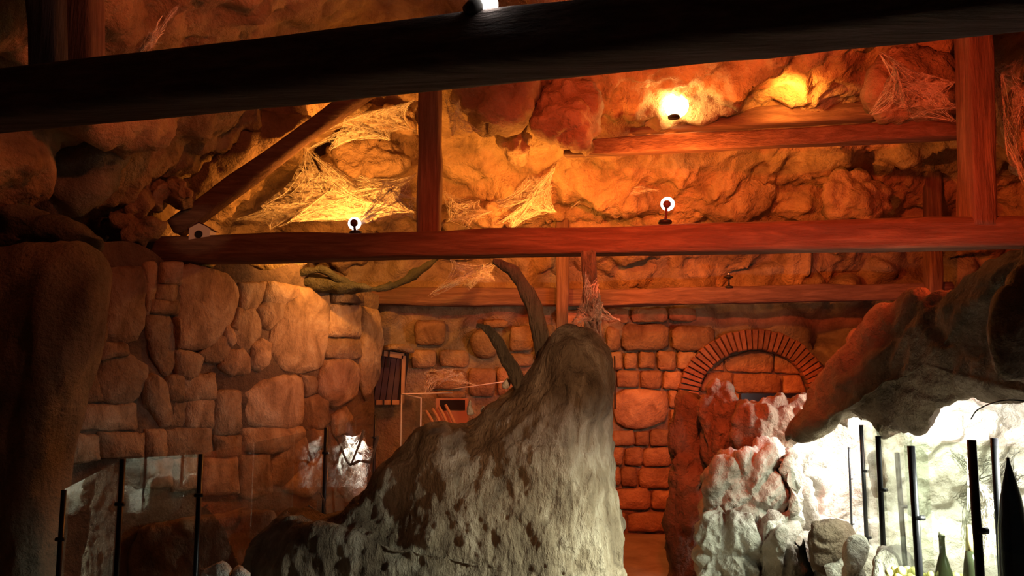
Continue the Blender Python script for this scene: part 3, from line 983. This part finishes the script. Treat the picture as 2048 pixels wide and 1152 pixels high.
# right-hand rocks in front of the arch
rr = [
    ('rock', [(1340, 1480), (1334, 1000), (1342, 870), (1346, 800), (1358, 780), (1376, 769), (1400, 785), (1412, 860), (1410, 1000), (1430, 1152), (1430, 1480)], 6.3, 0.2, 0.5, 'overhang_rock', 'tall narrow red rock at the passage edge under the arch'),
    ('rock', [(1395, 802), (1420, 775), (1440, 757), (1466, 778), (1480, 800), (1505, 850), (1490, 960), (1420, 960), (1402, 870)], 6.1, 0.2, 0.5, 'overhang_rock', 'pointed red rock peak standing before the brick arch'),
    ('rock', [(1458, 812), (1500, 798), (1560, 800), (1650, 780), (1680, 810), (1640, 850), (1590, 885), (1570, 960), (1500, 980), (1460, 900)], 5.8, 0.22, 0.5, 'overhang_rock', 'broad reddish rock shelf left of the lit cave opening'),
    ('rock', [(1590, 860), (1610, 800), (1640, 752), (1690, 690), (1745, 640), (1800, 604), (1830, 640), (1820, 740), (1790, 830), (1745, 842), (1700, 822), (1660, 845), (1620, 870)], 5.0, 0.25, 0.3, 'overhang_rock', 'red lit shoulder of rock rising right of the brick arch'),
    ('rock', [(1420, 940), (1450, 915), (1500, 895), (1565, 890), (1582, 940), (1580, 1040), (1530, 1080), (1440, 1075), (1412, 1010)], 5.35, 0.22, 0.4, 'case_rock', 'grey lit boulder below the reddish rock shelf'),
    ('rock', [(1396, 1030), (1440, 1000), (1490, 1010), (1530, 1040), (1540, 1120), (1490, 1200), (1420, 1220), (1400, 1152)], 5.15, 0.2, 0.4, 'case_rock', 'grey boulder at the foot of the lit rocks beside the floor'),
    ('rock', [(1510, 1050), (1570, 1010), (1600, 1040), (1610, 1120), (1625, 1250), (1500, 1250), (1500, 1120)], 5.05, 0.2, 0.4, 'case_rock', 'pale boulder under the left cave opening'),
    ('rock', [(1395, 960), (1440, 905), (1560, 895), (1610, 960), (1625, 1250), (1395, 1250)], 5.5, 0.15, 0.4, 'case_rock', 'broad grey rock core behind the lit boulders under the red shelf'),
    ('rock', [(1565, 885), (1590, 900), (1612, 960), (1620, 1030), (1600, 1050), (1575, 1010), (1562, 950)], 5.2, 0.12, 0.3, 'case_rock', 'white knobbly rock rim at the left of the cave opening'),
]
for i, (nm, pts, D, fr, bk, mt, lab) in enumerate(rr):
    props(boulder(nm, pts, D, fr * .75, bk, mt, None, 120, 40, 0.10 if mt == 'case_rock' else 0.065, 4.6, 330 + i, p=4.0, kind='mix', stretch=(1, 1, 0.6)), lab, 'rock')


def od(x):
    return np.interp(x, [1560, 2120], [5.0, 2.9])


ov = [(1560, 885), (1600, 820), (1640, 752), (1690, 690), (1740, 640), (1800, 600), (1832, 584), (1880, 596), (1940, 560), (2050, 490), (2180, 400), (2180, 800), (2048, 798), (1985, 800), (1930, 812), (1885, 832),
      (1862, 862), (1835, 874), (1795, 868), (1758, 872), (1750, 850), (1735, 838), (1712, 830), (1690, 822), (1668, 845), (1630, 858), (1600, 880)]
over = boulder('overhang_rock', [(x, y, od(x)) for x, y in ov], 4, 0.22, 0.3, 'overhang_rock', None, 260, 60, 0.05, 2.4, 351, nrm=(-0.45, -0.9, 0.0), center=(1850, 730, od(1850)), kind='mix', p=3.0)
props(over, 'dark overhanging rock mass above the lit glass cases', 'rock')
boulder('lobe', [(1990, 560), (2120, 500), (2120, 770), (2000, 780), (1960, 700)], 2.9, 0.14, 0.25, 'overhang_rock', over, 50, 14, 0.04, 2.5, 353)

props(boulder('overhang_rock', [(2030, 560), (2200, 400), (2800, 330), (2950, 500), (2900, 720), (2500, 790), (2150, 790), (2040, 760)], 3.0, 0.25, 0.6, 'overhang_rock', None, 90, 26, 0.07, 2.2, 354), 'dark rock brow carrying the overhang on past the thickest glass post', 'rock')

# ------------------------------------------------------------------ glass cases on the right
# rock shell of the case (one rock grotto): end wall, far wall, bed, added roof cover
def patch(fn, nu, nv, amp, freq, seed, flip=False):
    u, w = np.meshgrid(np.linspace(0, 1, nu), np.linspace(0, 1, nv))
    v = fn(u.ravel(), w.ravel())
    f = [tuple(q) for q in (grid(nu, nv)[:, ::-1] if flip else grid(nu, nv))]
    return rough(v, f, amp, freq, seed), f


grotto = empty('rock_grotto', (2.7, 4.3, 0.0), 'white lit rock grotto behind the glass panes', 'grotto')
mk('end_wall', *patch(lambda u, w: np.stack([1.95 + 2.6 * u, 6.3 - 0.3 * u, np.interp(u, [0, .12, .3, 1], [1.2, 1.35, 1.9, 2.0]) * w], 1), 130, 110, 0.11, 3.0, 401), 'case_rock', grotto)
mk('side_wall', *patch(lambda u, w: np.stack([3.75 + 0 * u, 6.4 - 5.0 * u, 2.0 * w], 1), 150, 90, 0.14, 2.6, 402), 'case_rock', grotto)
mk('bed', *patch(lambda u, w: np.stack([1.75 + 2.2 * u, 6.4 - 4.6 * w, 0.62 + 0.10 * np.sin(w * 7)], 1), 110, 170, 0.12, 3.0, 403), 'case_rock', grotto)
mk('roof', *patch(lambda u, w: np.stack([2.5 + 1.5 * u, 5.7 - 4.1 * w, 1.88 + 0 * u], 1), 60, 90, 0.04, 2.0, 404, True), 'case_rock', grotto)  # unseen cover added to stop the case light leaking upward
for i, (pts, D, lab) in enumerate([
    ([(1690, 1080), (1710, 1062), (1740, 1075), (1735, 1110), (1725, 1160), (1712, 1260), (1680, 1260)], 4.3, 'knobbly stump of rock behind the first thick glass post'),
    ([(1735, 1100), (1790, 1085), (1835, 1110), (1850, 1160), (1840, 1260), (1735, 1260)], 4.0, 'grey rock hump behind the green glass pane'),
    ([(1610, 1050), (1650, 1035), (1700, 1045), (1715, 1090), (1690, 1160), (1620, 1150)], 4.75, 'brown rock in the dark gap under the white grotto wall'),
    ([(1630, 1110), (1665, 1095), (1690, 1120), (1680, 1200), (1630, 1200)], 5.1, 'pale bed rock low in the left opening'),
    ([(1735, 905), (1765, 900), (1768, 990), (1750, 1000), (1738, 960)], 5.2, 'dark grey rock knob behind the second slim post'),
]):
    props(boulder('grotto_rock', pts, D, 0.1, 0.25, 'overhang_rock' if i in (2, 4) else 'case_rock', None, 48, 12, 0.03, 5, 420 + i), lab, 'rock')

case = empty('glass_case', (1.75, 3.6, 0.6), 'glass case of green tinted panes on slim black posts', 'display case')
posts = [(1698, 895, 1703, 1062, 5.7, .008), (1722, 850, 1734, 1096, 5.0, .0125), (1756, 872, 1770, 1170, 4.2, .0135), (1794, 905, 1813, 1150, 3.9, .012),
         (1822, 892, 1842, 1190, 3.25, .0145), (1943, 880, 1962, 1200, 2.75, .0145), (1988, 876, 2005, 1200, 3.15, .0135)]
ptops = []
for i, (x0, y0, x1, y1, D, r) in enumerate(posts):
    a, b = P(x0, y0, D), P(x1, y1, D)
    b = b + np.array([0, 0, min(0, 0.62 - b[2])])
    V, F_ = tube([a, a * .5 + b * .5, b], r, 12)
    po = mk('post', V, F_, 'black_metal', case)
    for t in (0.33, 0.8):
        m = a + (b - a) * t
        V, F_ = tube([m + (-r * .4, -r * .6, 0), m + (r * 2.1, -r * .6, 0)], r * .75, 8)
        mk('clip', V, F_, 'black_metal', po)
    ptops.append((a, b))


def pane(a, b, z0, z1, name, mat, parent, th=0.008, z1b=None):
    z1b = z1 if z1b is None else z1b
    a, b = np.asarray(a), np.asarray(b)
    d = b - a
    d[2] = 0
    n = np.array([d[1], -d[0], 0]) / np.linalg.norm(d) * th / 2
    V = np.array([q + s * n for q in ((a[0], a[1], z0), (b[0], b[1], z0), (b[0], b[1], z1b), (a[0], a[1], z1)) for s in (-1, 1)])
    return mk(name, V, [(0, 2, 4, 6), (1, 7, 5, 3), (0, 1, 3, 2), (2, 3, 5, 4), (4, 5, 7, 6), (6, 7, 1, 0)], mat, parent, smooth=False)


T = [t[0] for t in ptops]
for a, b in ((1, 2), (2, 4), (4, 5)):
    pane(T[a], T[b], 0.62, 1.5, 'pane', 'case_glass', case)
pane(T[2] + (0.0, .05, 0), T[2] + (0.45, 0.4, 0), 0.62, 1.5, 'pane', 'case_glass', case)
pane(T[4] + (0.0, .05, 0), T[4] + (0.55, 0.35, 0), 0.62, 1.46, 'pane', 'case_glass', case)
pane(T[5], T[5] + (0.5, -0.3, 0), 0.62, 1.5, 'pane', 'case_glass', case)


def lathe(prof, c, sides=24):
    V, F_ = [], []
    for r, z in prof:
        for s in range(sides):
            t = 2 * math.pi * s / sides
            V.append((c[0] + r * math.cos(t), c[1] + r * math.sin(t), c[2] + z))
    for i in range(len(prof) - 1):
        for s in range(sides):
            t = (s + 1) % sides
            F_.append((i * sides + s, i * sides + t, (i + 1) * sides + t, (i + 1) * sides + s))
    F_.append(tuple(reversed(range(sides))))
    F_.append(tuple(range((len(prof) - 1) * sides, len(prof) * sides)))
    return np.array(V), F_


b = P(1888, 1152, 3.6)
zb = 0.66
top = P(1888, 1070, 3.6)[2]
bt = empty('bottle', (b[0], b[1], zb), 'green glass bottle with a cork among the yellow balls', 'bottle')
h = top - zb
mk('body', *lathe([(0.036, 0), (0.04, 0.01), (0.04, h * .45), (0.036, h * .58), (0.022, h * .72), (0.0125, h * .8), (0.012, h * .97), (0.014, h * .975), (0.013, h)], (b[0], b[1], zb)), 'bottle_glass', bt)
mk('cork', *lathe([(0.011, h), (0.011, h + .012), (0.009, h + .014)], (b[0], b[1], zb), 14), 'cork', bt)
b = P(2022, 1000, 3.0)
top = P(2020, 915, 3.0)[2]
h = top - zb
bt = empty('bottle', (b[0], b[1], zb), 'tall black bottle tapering to a point behind the glass', 'bottle')
mk('body', *lathe([(0.05, 0), (0.054, 0.02), (0.054, h * .5), (0.048, h * .68), (0.034, h * .82), (0.02, h * .9), (0.011, h * .95), (0.006, h * .98), (0.005, h)], (b[0], b[1], zb)), 'bottle_black', bt)
b = P(1944, 1152, 3.4)
top = P(1944, 1055, 3.4)[2]
h = top - zb
bt = empty('bottle', (b[0], b[1], zb), 'slim dark bottle with gold neck behind the thickest post', 'bottle')
mk('body', *lathe([(0.036, 0), (0.038, 0.01), (0.036, h * .5), (0.028, h * .68), (0.018, h * .8)], (b[0], b[1], zb)), 'bottle_glass', bt)
mk('neck_foil', *lathe([(0.018, h * .8), (0.015, h * .9), (0.011, h), (0.008, h + .01)], (b[0], b[1], zb)), 'gold_foil', bt)
# yellow balls: three layers of a heap
ico_v, ico_f = [], []
for i in range(7):
    ph = math.pi * i / 6
    for s in range(10):
        t = 2 * math.pi * s / 10
        ico_v.append((math.sin(ph) * math.cos(t), math.sin(ph) * math.sin(t), math.cos(ph)))
for i in range(6):
    for s in range(10):
        ico_f.append((i * 10 + s, (i + 1) * 10 + s, (i + 1) * 10 + (s + 1) % 10, i * 10 + (s + 1) % 10))
bm = bpy.data.meshes.new('yellow_ball')
bm.from_pydata([tuple(0.019 * c for c in q) for q in ico_v], [], ico_f)
bm.polygons.foreach_set('use_smooth', np.ones(len(bm.polygons), bool))
bm.materials.append(M['corn_yellow'])
ball_px = [(1778, 1141), (1790, 1136), (1803, 1138), (1815, 1135), (1829, 1139), (1784, 1150), (1797, 1149), (1810, 1149), (1823, 1150), (1838, 1149), (1862, 1146), (1852, 1150), (1912, 1148), (1925, 1151)]
for i, (x, y) in enumerate(ball_px):
    o = bpy.data.objects.new('yellow_ball', bm)
    o.location = P(x, y + 4, 3.62 + 0.03 * (i % 2))
    s = random.uniform(.85, 1.12)
    o.scale = (s, s, s)
    COL.objects.link(o)
    props(o, 'small round yellow ball heaped at the foot of the bottles', 'ball', 'yellow balls heaped in the glass case')
# tray rock under balls and bottles
props(boulder('bed_rock', [(1740, 1160), (1800, 1158), (1900, 1162), (2000, 1168), (2000, 1300), (1740, 1300)], 3.62, 0.12, 0.2, 'case_rock', None, 40, 8, 0.015, 5, 441), 'pale bed rock holding the heap of yellow balls', 'rock')
cab = spline([P(1942, 838, 3.0), P(1955, 820, 2.95), P(1985, 806, 2.9), P(2020, 800, 2.85), P(2080, 806, 2.8)], 24)
props(mk('cable', *tube(cab, 0.0025, 6), 'black_metal'), 'thin cable arching along the edge of the overhang', 'cable')

# ------------------------------------------------------------------ glass railing on the left
rail = empty('glass_railing', (-1.9, 4.6, 0.0), 'frameless glass railing on slim black posts along the dark left side', 'railing')
rp = [(128, 980, 3.48, .014), (246, 918, 3.75, .016), (402, 908, 4.1, .016), (652, 855, 6.6, .02), (750, 830, 7.4, .016)]
rt = []
for x, y, D, r in rp:
    a = P(x, y, D)
    V, F_ = tube([a, (a[0], a[1], 0.6), (a[0], a[1], 0.0)], r * .8, 10)
    po = mk('post', V, F_, 'black_metal', rail)
    V, F_ = tube([(a[0] - r, a[1] - r, a[2] - .2), (a[0] + r * 1.6, a[1] - r, a[2] - .2)], r * .6, 8)
    mk('clip', V, F_, 'black_metal', po)
    rt.append(a)
for a, b in zip(rt[:-1], rt[1:]):
    pane(a, b, 0.1, a[2], 'glass_pane', 'rail_glass', rail, z1b=b[2])
# glass screen boxes around the alcove
gb = empty('glass_box', P(820, 860, 7.6), 'clear glass box standing between the shuttered window and the mound', 'display case')
c0, c1, c2, c3 = P(803, 788, 7.4), P(842, 796, 7.0), P(905, 770, 8.6), P(1015, 756, 8.3)
z1 = c0[2]
pane(c0, c1, 0.4, z1, 'pane', 'box_glass', gb)
pane(c0, c2, 0.4, z1, 'pane', 'rail_glass', gb)
pane(c2, P(1060, 756, 8.6), 0.4, z1 + .05, 'pane', 'rail_glass', gb)
V, F_ = join([tube([c0, c1], .006, 6), tube([c0, (c2[0], c2[1], z1)], .006, 6), tube([c0, (c0[0], c0[1], .5)], .006, 6), tube([c1, (c1[0], c1[1], .5)], .006, 6), tube([(c2[0], c2[1], z1 + .04), P(1060, 756, 8.6)], .006, 6)])
mk('edge_trim', V, F_, 'web', gb)

# low stone ledge on the left
lw = boulder('stone_ledge', [(255, 1062), (330, 1040), (545, 1012), (552, 1050), (545, 1130), (545, 1250), (250, 1250)], 6.1, 0.12, 0.4, 'wall_stone', None, 80, 16, 0.025, 4, 501, p=9, smooth=1)
props(lw, 'low stone ledge in shadow below the boulder wall', 'ledge')
for i, (pts, lab) in enumerate([([(392, 1160), (405, 1135), (425, 1122), (446, 1118), (462, 1130), (468, 1165)], 'pale boulder at the bottom edge left of the mound'),
                                ([(455, 1150), (480, 1130), (500, 1150), (495, 1180), (455, 1180)], 'small pale stone touching the left foot of the mound')]):
    props(boulder('boulder', pts + [(480, 1250), (400, 1250)], 4.2, 0.08, 0.15, 'case_rock', None, 40, 10, 0.02, 6, 510 + i), lab, 'rock')

# forked twig
tw = empty('forked_twig', P(652, 1040, 5.0), 'pale forked twig standing beside the black railing post', 'twig')
D = 5.0
mk('stem', *tube(spline([P(640, 985, D), P(648, 1003, D), P(650, 1020, D), P(652, 1040, D), P(656, 1048, D)], 14), np.linspace(.004, .012, 14), 8), 'bone', tw)
mk('branch', *tube(spline([P(617, 1011, D), P(632, 1022, D), P(644, 1032, D), P(652, 1040, D)], 12), np.linspace(.007, .011, 12), 8), 'bone', tw)

# added rock standing in for a white glass reflection, dead branches before it
props(boulder('reflection_rock', [(672, 990), (670, 940), (678, 905), (700, 895), (722, 905), (733, 940), (735, 990), (705, 1000)], 7.1, 0.12, 0.3, 'bone', None, 44, 12, 0.04, 5, 521), 'added white webbed rock standing in for a reflection behind the railing', 'rock')
br = [[(662, 862), (680, 890), (690, 915), (702, 930), (718, 922), (742, 925)], [(702, 930), (712, 905), (720, 885), (728, 860)], [(742, 925), (752, 890), (756, 872)]]
V, F_ = join([tube(spline([P(x, y, 6.85) for x, y in b_], 16), np.linspace(.008, .014, 16), 7) for b_ in br])
props(mk('dead_branch', V, F_, 'bark'), 'dead branch in front of the white rock that stands in for a reflection', 'branch')
for i, (pts, D, lab) in enumerate([  # white colour stands in for light on the mound's edges
    ([(935, 805), (942, 798), (944, 815), (950, 828), (940, 834), (932, 828)], 4.9, 'small piece painted white for a lit edge of the mound slope'),
    ([(1003, 776), (1010, 758), (1020, 756), (1022, 768), (1014, 780)], 4.75, 'small piece painted white for a lit mound edge by the lower bare trunk'),
    ([(958, 826), (964, 812), (970, 812), (966, 826)], 4.85, 'tiny piece painted pale for a lit edge between the other two')]):
    props(boulder('lit_edge_piece', pts, D, 0.02, 0.03, 'bone', None, 24, 5, 0.006, 20, 530 + i, smooth=1), lab, 'rock')
# curved slats below the dark slot in the alcove
sl = empty('slatted_crate', P(880, 858, 7.6), 'small crate with curved wooden slats under a dark slot in the alcove', 'crate')
slab([P(872, 850, 7.9), P(935, 850, 7.9), P(935, 797, 7.9), P(872, 797, 7.9)], 0.3, 'box', 'frame_wood', sl)
slab([P(880, 820, 7.88), P(930, 820, 7.88), P(930, 800, 7.88), P(880, 800, 7.88)], 0.02, 'slot', 'opening_shade', sl)  # dark plate painting the shade inside the slot
for i in range(4):
    x = 852 + i * 13
    mk('slat', *tube(spline([P(x, 822 - i * 4, 7.6), P(x + 10, 838 - i * 3, 7.55), P(x + 22, 862 - i * 2, 7.5)], 10), .014, 6), 'frame_wood', sl)
props(mk('iron_rod', *tube([P(1229, 712, 9.25), P(1230, 760, 9.25), P(1230, 818, 9.25)], .009, 8), 'dark_iron'), 'thin black iron rod on the block wall beside the mound', 'rod')

# ------------------------------------------------------------------ birdhouse
bhD = 6.45
a, b_ = P(377, 482, bhD), P(419, 480, bhD)
wd_, hz = b_[0] - a[0], P(377, 457, bhD)[2] - a[2]
pk = P(395, 447, bhD)[2] - a[2]
c = (a + b_) / 2
bh = empty('birdhouse', c, 'small pale birdhouse with a round hole on the middle beam', 'birdhouse')
f = [(-wd_ / 2, 0), (wd_ / 2, 0), (wd_ / 2, hz), (wd_ * -.05, pk), (-wd_ / 2, hz)]
V = np.array([(c[0] + x, c[1] + y, c[2] + z) for y in (0, 0.14) for x, z in f])
mk('body', V, [(4, 3, 2, 1, 0), (5, 6, 7, 8, 9), (0, 1, 6, 5), (1, 2, 7, 6), (2, 3, 8, 7), (3, 4, 9, 8), (4, 0, 5, 9)][:], 'painted_wood', bh, smooth=False)
hc = P(397, 468, bhD - 0.012)
V, F_ = tube([hc, hc + (0, .01, 0)], 0.031, 20)
mk('hole', V, F_, 'opening_shade', bh, smooth=False)  # dark disc on the front painting the shade in the hole
for s, (x0, z0, x1, z1_) in enumerate(((-wd_ * .58, hz - .012, -wd_ * .05, pk + .008), (-wd_ * .05, pk + .008, wd_ * .58, hz - .012))):
    V = np.array([(c[0] + x, c[1] + y, c[2] + z + dz) for y in (-.004, .155) for x, z, dz in ((x0, z0, 0), (x1, z1_, 0), (x1, z1_, .006), (x0, z0, .006))])
    mk('roof_board', V, [(0, 1, 2, 3), (7, 6, 5, 4), (0, 4, 5, 1), (1, 5, 6, 2), (2, 6, 7, 3), (3, 7, 4, 0)], 'lamp_metal', bh, smooth=False)


# ------------------------------------------------------------------ lamps
def lamp(base_px, bulb_px, D, aim, rb, label, bulb='bulb_white', base_w=0.11, sock=0.032, metal='lamp_metal'):
    """reflector bulb on a bent arm; aim = unit direction the lamp shines"""
    bp = P(base_px[0], base_px[1], D)
    ct = P(bulb_px[0], bulb_px[1], D)
    aim = np.asarray(aim, float)
    aim /= np.linalg.norm(aim)
    t = empty('spot_lamp', bp, label, 'lamp')
    V, F_ = lathe([(base_w * .5, 0), (base_w * .5, .02), (base_w * .4, .028), (.012, .03)], bp, 18)
    mk('base', V, F_, 'dark_iron', t)
    sp = ct - aim * rb * 1.25
    arm = spline([bp + (0, 0, .02), bp * .5 + sp * .5 + np.array([0, 0, -.01]), sp], 12)
    mk('arm', *tube(arm, 0.012, 8), metal, t)
    V, F_ = tube([sp - aim * .03, sp, sp + aim * .03, sp + aim * .06], [sock * .7, sock, sock, sock * .8], 14)
    mk('socket', V, F_, metal, t)
    # reflector bulb: neck flaring to a domed face
    prof = [(-1.0, .35), (-.7, .42), (-.4, .7), (-.1, .95), (.1, 1.0), (.25, .92), (.36, .7), (.44, .35), (.46, .02)]
    V, F_ = tube([ct + aim * rb * u for u, _ in prof], [rb * r for _, r in prof], 24)
    mk('bulb', V, F_, bulb, t)
    return t


lamp((712, 469), (709, 447), 6.5, (-.12, 1, .12), 0.053, 'lit lamp with a white ring bulb on the left half of the middle beam')
lamp((1330, 447), (1335, 408), 6.32, (.28, 1, .25), 0.056, 'lit white globe lamp standing on the middle beam over the arch')
lamp((1348, 236), (1352, 212), 7.55, (0, -1, -.1), 0.12, 'brightest orange lamp shining straight out from the upper beams', 'bulb_orange', 0.12)
lamp((1577, 212), (1574, 203), 7.6, (-.2, 1, .3), 0.03, 'small lit lamp under the glowing yellow rock', 'bulb_white', 0.06, 0.018)
lamp((948, 22), (972, 0), 3.02, (.75, .35, .6), 0.06, 'glaring white lamp on top of the shade darkened front beam', 'bulb_halogen', 0.06, 0.03, 'dark_iron')
# unlit lamp on the back beam
ub = P(1458, 577, 8.9)
t = empty('spot_lamp', ub, 'small unlit lamp on a stem standing on the back beam', 'lamp')
V, F_ = lathe([(.05, 0), (.052, .02), (.03, .03), (.012, .034)], ub, 18)
mk('base', V, F_, 'dark_iron', t)
mk('stem', *tube([ub + (0, 0, .03), ub + (0, 0, .125)], .011, 8), 'dark_iron', t)
mk('shade', *lathe([(.012, .105), (.05, .125), (.052, .133), (.03, .14), (.014, .155)], ub, 18), 'dark_iron', t)
mk('bulb_tip', *lathe([(.012, .155), (.013, .165), (.008, .172)], ub, 12), 'white_cap', t)


# ------------------------------------------------------------------ cobwebs
def web(nodes, anchors, D, n, label, rad=0.0010, spread=14, sag=0.06, seed=1):
    """gauzy web: concave fans of threads and thin veil between a few knots and the anchor points"""
    rs = np.random.default_rng(seed)
    pa = [np.array(P(q[0], q[1], D + rs.uniform(-.2, .3))) for q in anchors]
    pn = [np.array(P(q[0], q[1], D + rs.uniform(-.1, .1))) for q in nodes]
    parts, veil = [], []
    per = max(4, n // (len(pn) * len(pa)))
    side = lambda q, c: math.atan2(q[2] - c[2], q[0] - c[0])
    for c in pn:
        order = sorted(pa + [q for q in pn if q is not c], key=lambda q: side(q, c))
        for k in range(len(order)):
            a, b = order[k], order[(k + 1) % len(order)]
            da = (side(b, c) - side(a, c)) % (2 * math.pi)
            if da > 2.0 or max(np.linalg.norm(a - c), np.linalg.norm(b - c)) > 1.3 or rs.random() < .15:
                continue
            mid = (a + b) / 2 * .55 + c * .45

            def edge(t):
                return a * (1 - t) ** 2 + 2 * mid * t * (1 - t) + b * t * t
            for _ in range(5):
                t0, t1 = np.sort(rs.random(2))
                t0, t1 = (0, 1) if rs.random() < .6 else (t0, t1)
                tt = np.linspace(t0, t1, 10)[:, None]
                pull = rs.uniform(0, .45)
                parts.append(tube(edge(tt) * (1 - pull) + c * pull + rs.normal(0, .004, (10, 3)), rad * rs.uniform(.7, 2.0), 3, False))
            for _ in range(max(2, per // 2)):
                t = rs.beta(.6, .6)
                B = edge(t) + rs.normal(0, .012, 3)
                A = c + rs.normal(0, .012, 3)
                if rs.random() < .4:
                    A = edge(rs.random()) * .6 + c * .4
                L = np.linalg.norm(B - A)
                tt = np.linspace(0, 1, 7)[:, None]
                q = A * (1 - tt) + B * tt + np.sin(math.pi * tt) * (rs.normal(0, .03 * L, 3) - np.array([0, 0, sag * L * .5])) + rs.normal(0, .003, (7, 3))
                parts.append(tube(q, rad * rs.uniform(.5, 1.5), 3, False))
            g = 7
            u = np.linspace(0, 1, g)
            vv = np.array([c + (edge(t) - c) * r_ + rs.normal(0, .008, 3) for r_ in u for t in u])
            veil.append((vv, [(i * g + k2, i * g + k2 + 1, (i + 1) * g + k2 + 1, (i + 1) * g + k2) for i in range(g - 1) for k2 in range(g - 1)]))
    V, F_ = join(parts + veil)
    nt_ = sum(len(f) for _, f in parts)
    o = mk('cobweb', V, F_, 'web')
    o.data.materials.append(M['veil'])
    mi = np.zeros(len(F_), np.int32)
    mi[nt_:] = 1
    o.data.polygons.foreach_set('material_index', mi)
    return props(o, label, 'cobweb', None, 'stuff')


web([(655, 385), (700, 395), (600, 425), (755, 415)], [(520, 412), (470, 440), (575, 445), (690, 340), (735, 445), (800, 372), (834, 350), (640, 345), (610, 290), (830, 425), (540, 460)], 7.5, 260, 'tangled cobweb around the amber lamp left of the red upright', seed=1)
web([(800, 400), (780, 380)], [(834, 345), (834, 400), (720, 440), (705, 455), (760, 360), (830, 440)], 6.7, 110, 'cobweb fan strung from the red upright down to the amber lamp', seed=2)
web([(1062, 398), (1040, 415), (1085, 380)], [(1110, 335), (1112, 425), (985, 455), (930, 430), (1000, 445), (1105, 372), (1060, 350), (1020, 460), (955, 412)], 8.3, 330, 'brightest cobweb glowing beside the thin post', seed=3)
web([(930, 425), (900, 440)], [(885, 380), (885, 450), (960, 400), (940, 455), (985, 425), (905, 400)], 7.8, 130, 'pale cobweb at the foot of the red upright', seed=4)
web([(1180, 385), (1200, 360)], [(1140, 360), (1140, 420), (1240, 330), (1280, 345), (1320, 380), (1215, 420)], 8.5, 130, 'cobweb stretched right of the thin post', seed=5)
web([(690, 240), (745, 225)], [(640, 265), (610, 300), (710, 200), (830, 200), (830, 260), (660, 300), (780, 280)], 7.3, 150, 'cobweb under the roof at the top of the slanting brace', seed=6)
web([(1797, 165), (1815, 215), (1790, 130)], [(1755, 100), (1770, 175), (1840, 135), (1912, 165), (1915, 215), (1815, 240), (1785, 205), (1860, 170), (1740, 230), (1912, 245)], 6.42, 230, 'star shaped cobweb left of the thick right upright', seed=7)
web([(2000, 150), (2010, 270)], [(1982, 135), (2048, 110), (2060, 180), (1985, 240), (2050, 290), (2015, 320), (2060, 395), (1985, 165)], 6.2, 170, 'cobweb right of the thick right upright', seed=8)
web([(1510, 165), (1495, 140)], [(1478, 118), (1540, 165), (1530, 195), (1480, 205), (1545, 150), (1478, 170)], 7.9, 120, 'cobweb between the short post and the glowing yellow rock', seed=9)
web([(965, 530), (930, 550)], [(1010, 520), (880, 578), (860, 590), (900, 520), (990, 560), (940, 578)], 7.8, 120, 'cobweb below the middle beam above the left back beam', seed=10)
web([(1185, 640), (1205, 690), (1160, 620)], [(1170, 540), (1195, 560), (1240, 640), (1215, 720), (1140, 650), (1120, 700), (1200, 590)], 4.8, 60, 'fine cobweb wrapped round the straight trunk and the mound peak', rad=.0011, seed=11)
web([(702, 905), (720, 935)], [(690, 870), (728, 862), (675, 980), (735, 985), (750, 900), (700, 985), (690, 920)], 6.95, 70, 'white cobweb over the reflection stand-in rock behind the railing', seed=12)
web([(900, 225), (905, 270)], [(888, 180), (890, 300), (930, 235), (960, 262), (920, 200)], 6.75, 90, 'cobweb right of the red upright under the hanging rock', seed=13)
web([(300, 70), (290, 110)], [(330, 20), (360, 5), (260, 130), (330, 60), (245, 140)], 4.0, 70, 'dim cobweb under the roof above the front beam', seed=14)
web([(890, 760), (850, 745)], [(862, 738), (930, 745), (955, 770), (850, 790), (905, 738)], 8.3, 70, 'reddish cobweb in the alcove above the slatted crate', seed=15)
web([(1985, 1000), (1950, 960)], [(1900, 900), (1920, 1100), (1975, 1120), (2048, 950), (2048, 1080), (1940, 900), (1910, 1000), (2030, 900)], 3.5, 260, 'white cobweb drapery beside the tall black bottle', rad=.0012, seed=16)
